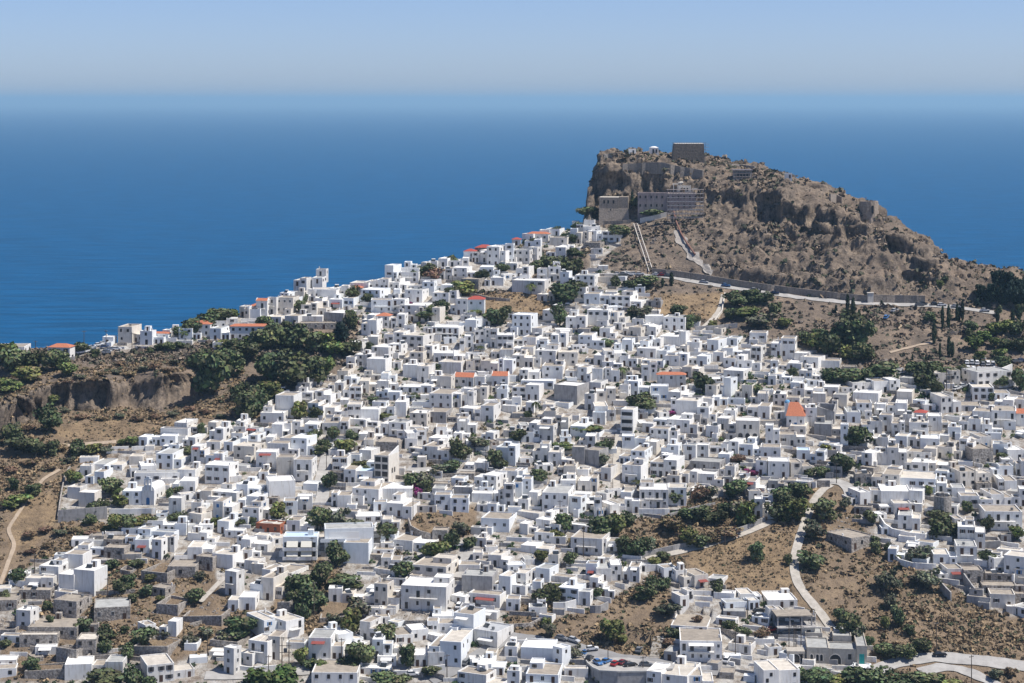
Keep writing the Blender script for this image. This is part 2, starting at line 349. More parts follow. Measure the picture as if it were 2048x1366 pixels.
tag(link('hillside', me), 'dry hillside and rocky headland carrying the white town', None, None, 'structure')
UNIT = {}
# ------------------------------------------------------------------ houses
def keep(b, name, mats):
    me = b.mesh(name, mats); UNIT[me.name] = (b, mats); return me
def unit_window(name, frame, pane, bars=True):
    b = MB(); b.box(-.5,.5,-.05,.02,-.5,.5,0)                      # frame, 1 x 1, standing 5 cm proud
    if bars:
        b.box(-.42,-.03,-.062,-.048,-.44,.44,1); b.box(.03,.42,-.062,-.048,-.44,.44,1)
    else: b.box(-.44,.44,-.062,-.048,-.46,.46,1)
    return keep(b, name, [frame, pane])
WIN = [unit_window('window', M['frame'], M['dark']), unit_window('window', M['frame'], M['dark'], False), unit_window('window', M['framew'], M['dark'])]
def shut_window(frame, pane, shut):
    b = MB(); b.box(-.5,.5,-.05,.02,-.5,.5,0); b.box(-.44,.44,-.062,-.048,-.46,.46,1)
    b.box(-.98,-.53,-.06,-.01,-.5,.5,2); b.box(.53,.98,-.06,-.01,-.5,.5,2); b.box(-.58,.58,-.14,.0,-.56,-.505,0); return keep(b, 'window', [frame, pane, shut])
UNIT_N = 0
WIN += [shut_window(M['framew'], M['dark'], M['door']), shut_window(M['framew'], M['dark'], M['blue']), shut_window(M['frame'], M['dark'], M['rail'])]
WINB = unit_window('window', M['blue'], M['blue'])
def unit_door(name, frame, leaf):
    b = MB(); b.box(-.5,.5,-.04,.02,0,1,0); b.box(-.43,.43,-.06,-.035,.02,.95,1); b.box(.28,.34,-.09,-.055,.45,.5,0); return keep(b, name, [frame, leaf])
DOOR = [unit_door('door', M['frame'], M['door']), unit_door('door', M['frame'], M['dark'])]; DOORB = unit_door('door', M['framew'], M['blue'])
def unit_chimney():
    b = MB(); b.box(-.28,.28,-.22,.22,-.1,.95); b.box(-.34,.34,-.28,.28,.95,1.05); b.box(-.2,.2,-.14,.14,1.05,1.3); b.box(-.3,.3,-.24,.24,1.3,1.38); return keep(b, 'chimney', M['white'])
CHIM = unit_chimney()
def unit_tank():
    b = MB(); b.lathe([(.02,.95),(.45,.95),(.5,.9),(.5,.3),(.45,.25),(.02,.25)][::-1], 10)
    for sx in (-.35,.35):
        for sy in (-.35,.35): b.box(sx-.03,sx+.03,sy-.03,sy+.03,-.1,.3)
    return keep(b, 'water_tank', M['car grey'])
TANK = unit_tank()
def unit_solar():
    q = MB(); q.hexa([(-1,-.6,.15),(1,-.6,.15),(1,.5,1.0),(-1,.5,1.0)], [(-1,-.63,.22),(1,-.63,.22),(1,.47,1.07),(-1,.47,1.07)], 0); q.bar((-.9,.6,1.2), (.9,.6,1.2), .28, 1, 8)
    for x in (-.9,.9): q.bar((x,.5,-.1), (x,.5,1.0), .04, 1, 4)
    return keep(q, 'solar_heater', [M['glass'], M['framew']])
SOLAR = unit_solar()
def child(name, me, parent, loc, scale=(1,1,1), rz=0):
    if isinstance(parent, Matrix):
        b, mats = UNIT[me.name]; SINK.add(b, mats, parent @ Matrix.LocRotScale(Vector(loc), Matrix.Rotation(rz,3,'Z').to_quaternion(), Vector(scale))); return parent
    o = bpy.data.objects.new(name, me); COL.objects.link(o); o.parent = parent; o.location = loc; o.scale = scale
    if rz: o.rotation_euler.z = rz
    return o
class Sink:
    """gathers many small far houses into one object"""
    def __init__(self): self.v = []; self.f = []; self.m = []; self.mats = []
    def mi(self, m):
        if m not in self.mats: self.mats.append(m)
        return self.mats.index(m)
    def add(self, b, mats, T):
        mats = mats if isinstance(mats, (list, tuple)) else [mats]; n = len(self.v); idx = [self.mi(k) for k in mats]
        self.v += [tuple(T @ Vector(p)) for p in b.v]; self.f += [tuple(n+i for i in f) for f in b.f]; self.m += [idx[k] for k in b.m]
SINK = Sink()
def put(b, name, mats, parent):
    if isinstance(parent, Matrix): SINK.add(b, mats, parent); return parent
    return b.build(name, mats, parent)
WALLK = {'w':'white','c':'cream','g':'grey','s':'stone','k':'brick','p':'pink'}
WALLN = {'w':'white','c':'cream','g':'concrete','s':'stone','k':'brick','p':'pinkish'}
ROOFN = {'W':'white roof','C':'cream roof','T':'tan roof','G':'grey roof','O':'orange tile roof','L':'gabled orange roof','R':'red tile roof','B':'pale blue roof','P':'grey sheet roof','N':'roofless'}
NUM = ['zero','one','two','three','four','five']
def pickwin(): return random.choices(WIN, [.24,.28,.2,.14,.05,.09])[0]
CAP = {}
HOUSES = []                                            # footprints and pixel boxes, for the fill
def walls_mb(b, w, d, h, roofz, m=0, foot=3.0, th=.28, ragged=None):
    """outer walls with a parapet standing over the roof"""
    x0, x1, y0, y1 = -w/2, w/2, 0, d
    o = [(x0,y0),(x1,y0),(x1,y1),(x0,y1)]; i = [(x0+th,y0+th),(x1-th,y0+th),(x1-th,y1-th),(x0+th,y1-th)]
    for k in range(4):
        j = (k+1) % 4; h1 = h if ragged is None else ragged[k]; h2 = h if ragged is None else ragged[j]
        b.face([o[k]+(-foot,), o[j]+(-foot,), o[j]+(h2,), o[k]+(h1,)], m)
        b.face([o[k]+(h1,), o[j]+(h2,), i[j]+(h2,), i[k]+(h1,)], m)
        b.face([i[k]+(h1,), i[j]+(h2,), i[j]+(roofz-.2,), i[k]+(roofz-.2,)], m)
def house(px0, px1, yt, yb, rot=None, fl='', depth=None, name=None, z=None, stuff=False):
    pc = (px0+px1)/2; P = hit(pc, yb) if z is None else at_z(pc, yb, z)
    k = F/P.y; az = math.atan((pc-CX)/F)
    if rot is not None and abs(rot) < 15 and pc < 1500: rot = rot + random.gauss(7, 7)
    elif rot is not None: rot = rot + random.gauss(0, 4)
    if rot is None: rot = random.gauss(9, 15) if pc < 1300 else random.gauss(4, 16)
    th = -az - R(rot)
    w = (px1-px0)/k/max(.5, math.cos(R(rot))); h = max(1.2, (yb-yt)/k*(.93 if not stuff or yb-yt > 12 else 1))
    roof = next((c for c in fl if c in 'WCTGOLRBPN'), None); wl = next((c for c in fl if c in 'wcgskp'), 'w')
    if roof is None: roof = random.choices('WCTG', [.44,.24,.24,.08])[0]
    if roof == 'W' and random.random() < .26: roof = random.choice('CTTG')
    dmax = max(3.4, (h-.3)/.28)
    d = depth or min(max(3.4, w*random.uniform(.95,1.4)), 12.5, max(3.2, CAP.get((px0,px1,yt,yb), 99)))
    if not depth and d < CAP.get((px0,px1,yt,yb), 99) < d*1.35: d = CAP[(px0,px1,yt,yb)]
    if 'L' in fl: d = min(d, 5.5)
    if any(k_ in fl for k_ in 'OR'): d = min(d, 4.6 if w > 10 else 6.5)
    st = max(1, int(round(h/3.2)))
    HOUSES.append((P.x, P.y, w, d, th, px0, px1, yt, yb, h))
    if wl == 'w' and 'w' not in fl and random.random() < .09: wl = 'c'
    split = None
    if w > 5.0 and h > 2.4 and not depth and not any(q_ in fl for q_ in 'nbORLNPs') and random.random() < .8:
        f_ = random.uniform(.5,.7); s_ = random.choice((-1,1)); W0 = w; w = W0*f_
        P = P + Vector((math.cos(th), math.sin(th), 0))*(-s_*(W0-w)/2); split = (s_, W0-w)
    root = Matrix.Translation(P) @ Matrix.Rotation(th,4,'Z') if stuff else empty(name or ('ruined_house' if roof == 'N' else 'stone_shed' if wl == 's' else 'house'), P, th)
    b = MB(); wm = M[WALLK[wl]] if wl != 'w' else M[random.choice(('white','white','white2','white3'))]
    hiproof = roof in 'OLR'
    rz = h-.06 if hiproof else h - (.38 if h > 2.2 else .2)
    if roof == 'N':
        rg = [h*random.uniform(.55,1.05) for _ in range(4)]; walls_mb(b, w, d, h, .1, 0, th=.5, ragged=rg); put(b, 'wall', wm, root)
        c = MB(); c.box(-w/2+.5, w/2-.5, .5, d-.5, -.3, .35); put(c, 'floor', M['stone'], root)
    else:
        if hiproof: b.box(-w/2, w/2, 0, d, -3, h)
        else: walls_mb(b, w, d, h, rz)
        put(b, 'wall', wm, root)
        r = MB(); rm = M['r'+roof]
        if roof in 'OR':
            e = .3; rh = min(w, d)*.2; zz = h-.02; W2, D0, D1 = w/2+e, -e, d+e; md = d/2; rl = max(.3, w/2 - d*.42)
            base = [(-W2,D0,zz),(W2,D0,zz),(W2,D1,zz),(-W2,D1,zz)]; A = (-rl,md,zz+rh); B2 = (rl,md,zz+rh)
            r.face([base[0],base[1],B2,A]); r.face([base[1],base[2],B2]); r.face([base[2],base[3],A,B2]); r.face([base[3],base[0],A]); r.face(base[::-1])
        elif roof == 'L':
            e = .3; rh = d*.28; zz = h-.02
            r.face([(-w/2,-e,zz),(w/2,-e,zz),(w/2,d/2,zz+rh),(-w/2,d/2,zz+rh)]); r.face([(w/2,d+e,zz),(-w/2,d+e,zz),(-w/2,d/2,zz+rh),(w/2,d/2,zz+rh)])
            g = MB()
            for s in (-1,1):
                x = s*(w/2); g.hexa([(x-.15,-.1,h-.1),(x+.15,-.1,h-.1),(x+.15,d+.1,h-.1),(x-.15,d+.1,h-.1)], [(x-.15,d/2-.1,h+rh+.15),(x+.15,d/2-.1,h+rh+.15),(x+.15,d/2+.1,h+rh+.15),(x-.15,d/2+.1,h+rh+.15)])
            put(g, 'gable', wm, root)
        else: r.box(-w/2+.27, w/2-.27, .27, d-.27, rz-.15, rz)
        ro = put(r, 'roof', rm, root)
        if not hiproof and min(w, d) > 3.4 and h > 2:
            if random.random() < .26 or 'x' in fl: child('chimney', CHIM, ro, (random.choice((-1,1))*(w/2-.7), random.uniform(.6, d-.6), rz), (.75,.75,random.uniform(.55,1.15)))
            if (random.random() < .15 and h > 2.6) or 't' in fl:
                s = MB(); sw, sd, sh = random.uniform(1.8,2.9), random.uniform(1.8,2.6), random.uniform(1.2,2.2)
                sx = random.uniform(-w/2+.4, max(-w/2+.41, w/2-sw-.4)); sy = max(.3, d-sd-.3); s.box(sx, sx+sw, sy, sy+sd, rz-.05, rz+sh); so = put(s, 'stairwell', wm, ro)
                child('door', DOOR[0], so, (sx+sw/2, sy, rz+.05), (.75,1,min(1.8, sh-.25)))
            if random.random() < .10: child('solar_heater', SOLAR, ro, (random.uniform(-w/2+1.2, w/2-1.2) if w > 2.6 else 0, random.uniform(1, max(1.1, d-1)), rz+.02), (1,1,1), random.uniform(-.5,.9))
            if random.random() < .14: child('water_tank', TANK, ro, (random.uniform(-w/2+.9, w/2-.9), random.uniform(.9, d-.9), rz+.05))
    if not hiproof and roof != 'N' and 'n' not in fl and wl != 's':
        def wing(nm, x0, x1, y0, y1, z1, zb):
            T = Matrix.Translation(((x0+x1)/2, y0, zb)); q = MB(); walls_mb(q, x1-x0, y1-y0, z1-zb, z1-zb-.3, foot=3 if zb == 0 else .1, th=.22); q.v = [tuple(T @ Vector(p)) for p in q.v]; a_ = put(q, nm, wm, root)
            q = MB(); q.box(x0+.21, x1-.21, y0+.21, y1-.21, z1-.42, z1-.3); put(q, 'roof', M['r'+random.choice('WWTCT')], a_); return a_
        if split:
            s, ww = split; y0 = random.choice((random.uniform(-1.3,-.3), random.uniform(.4,2))); y1 = min(d-.004, y0+max(2.6, d*random.uniform(.6,.95))); z1 = max(2.0, h*random.uniform(.5,.86)) if random.random() < .8 else h+random.uniform(.4,1.2)
            xa = s*(w/2+.003); xb = s*(w/2+ww); o_ = wing('side_wing', min(xa,xb), max(xa,xb), y0, y1, z1, 0)
            for q_ in range(1 if ww < 3.4 else 2):
                x = (xa+xb)/2 + (0 if ww < 3.4 else (q_-.5)*ww*.5)
                if z1 > 2.2 and random.random() < .5: child('door', random.choice(DOOR), o_, (x, y0, .1), (.95,1,min(2.1, z1-.5)))
                else: child('window', pickwin(), o_, (x, y0, z1*.55), (.85,1,min(1.2, z1*.4)))
            if z1 > 4.6: child('window', pickwin(), o_, ((xa+xb)/2, y0, z1*.8), (.85,1,1.1))
        elif h > 2.7 and w > 4.6 and random.random() < .42:
            aw = w*random.uniform(.3,.52); ad = random.uniform(1.6,3.2); ah = max(1.5, h*random.uniform(.32,.55)); s = random.choice((-1,1)); x = s*(w/2-aw/2-.05)
            o_ = wing('annex', x-aw/2, x+aw/2, -ad, -.003, ah, 0)
            if ah > 2.1: child('window', pickwin(), o_, (x, -ad, ah*.52), (.8,1,1.0))
        if st <= 2 and w > 5 and d > 5 and random.random() < .15:
            rw = w*random.uniform(.36,.6); rd = d*random.uniform(.4,.55); s = random.choice((-1,1)); x = s*(w/2-rw/2-.3); rh = random.uniform(1.5,2.4)
            o_ = wing('upper_room', x-rw/2, x+rw/2, d-rd-.3, d-.3, rz+rh, rz)
            child('window', pickwin(), o_, (x+random.uniform(-.2,.2)*rw, d-rd-.3, rz+rh*.5), (.8,1,1.0))
    # openings
    if 'n' not in fl and roof != 'N':
        wset = WINB if 'u' in fl else pickwin(); dset = DOORB if 'u' in fl else random.choice(DOOR)
        ncol = max(1, int(w/(2.6 if 'm' in fl else 3.3)+.35)); sth = h/st
        dcol = random.randrange(ncol)
        for s in range(st):
            for c in range(ncol):
                if random.random() < .22 and not 'm' in fl: continue
                x = -w/2 + w*(c+.5)/ncol + random.uniform(-.25,.25)
                zb = s*sth
                if (s == 0 and c == dcol) or ('b' in fl and s == st-1 and random.random() < .6):
                    child('door', dset, root, (x, 0, zb+.12), (random.uniform(.95,1.15),1,min(2.15, sth*.74)))
                elif sth > 2.0:
                    child('window', wset, root, (x, 0, zb+sth*.55), (random.uniform(.8,1.15),1,random.uniform(1.05,1.4)))
        if d > 3:
            for sd_, rzz in ((1, R(90)), (-1, R(-90))):
                if (sd_ == 1 and rot + math.degrees(az)*0 < -4) or (sd_ == -1 and rot > 4): continue
                for s in range(st):
                    for c in range(max(1, int(d/4.2))):
                        if random.random() < .35 or sth < 2.0: continue
                        child('window', wset, root, (sd_*w/2, d*(c+.5)/max(1, int(d/4.2))+random.uniform(-.4,.4), s*sth+sth*.55), (random.uniform(.75,1.05),1,random.uniform(1.0,1.3)), rzz)
    ex = ''
    if 'b' in fl and st >= 2:
        bw = w*.62; zb = (st-1)*h/st; q = MB(); q.box(-bw/2, bw/2, -1.15, 0, zb-.12, zb+.03, 0)
        bo = put(q, 'balcony', wm, root); q = MB(); q.box(-bw/2, bw/2, -1.15, -1.1, zb+.95, zb+1.0)
        for i in range(int(bw/.35)+1): x = -bw/2+.02+i*(bw-.04)/int(bw/.35+.001 or 1); q.box(x-.015, x+.015, -1.14, -1.11, zb+.03, zb+.95)
        put(q, 'railing', M['rail'], bo); ex = 'with balcony'
    if 'a' in fl or 'v' in fl:
        q = MB(); zb = min(h-.3, (st-1)*h/st+2.5) if st > 1 else min(h-.25, 2.4); aw = w*.6; x = random.uniform(-.2,.2)*w*.3
        q.hexa([(x-aw/2,-1.7,zb-.5),(x+aw/2,-1.7,zb-.5),(x+aw/2,0,zb-.06),(x-aw/2,0,zb-.06)], [(x-aw/2,-1.7,zb-.44),(x+aw/2,-1.7,zb-.44),(x+aw/2,0,zb),(x-aw/2,0,zb)])
        if st == 1:
            for s in (-1,1): q.bar((x+s*(aw/2-.06),-1.65,-1.5), (x+s*(aw/2-.06),-1.65,zb-.45), .04)
        put(q, 'awning', M['awred'] if 'a' in fl else M['awwhite'], root); ex = 'with red awning' if 'a' in fl else 'with pale awning'
    if stuff: return root
    if roof == 'N': desc = 'roofless %s ruin' % WALLN[wl]
    elif wl == 's' and st == 1: desc = 'stone shed, %s' % ROOFN[roof]
    else: desc = '%s-storey %s house %s' % (NUM[min(st,5)], WALLN[wl], ex or ('with '+ROOFN[roof]))
    reg(root, desc, pc, (yt+yb)/2, 'ruin' if roof == 'N' else 'shed' if (wl == 's' and st == 1) else 'house', 'ruined stone houses' if roof == 'N' else 'houses of the hillside town')
    return root

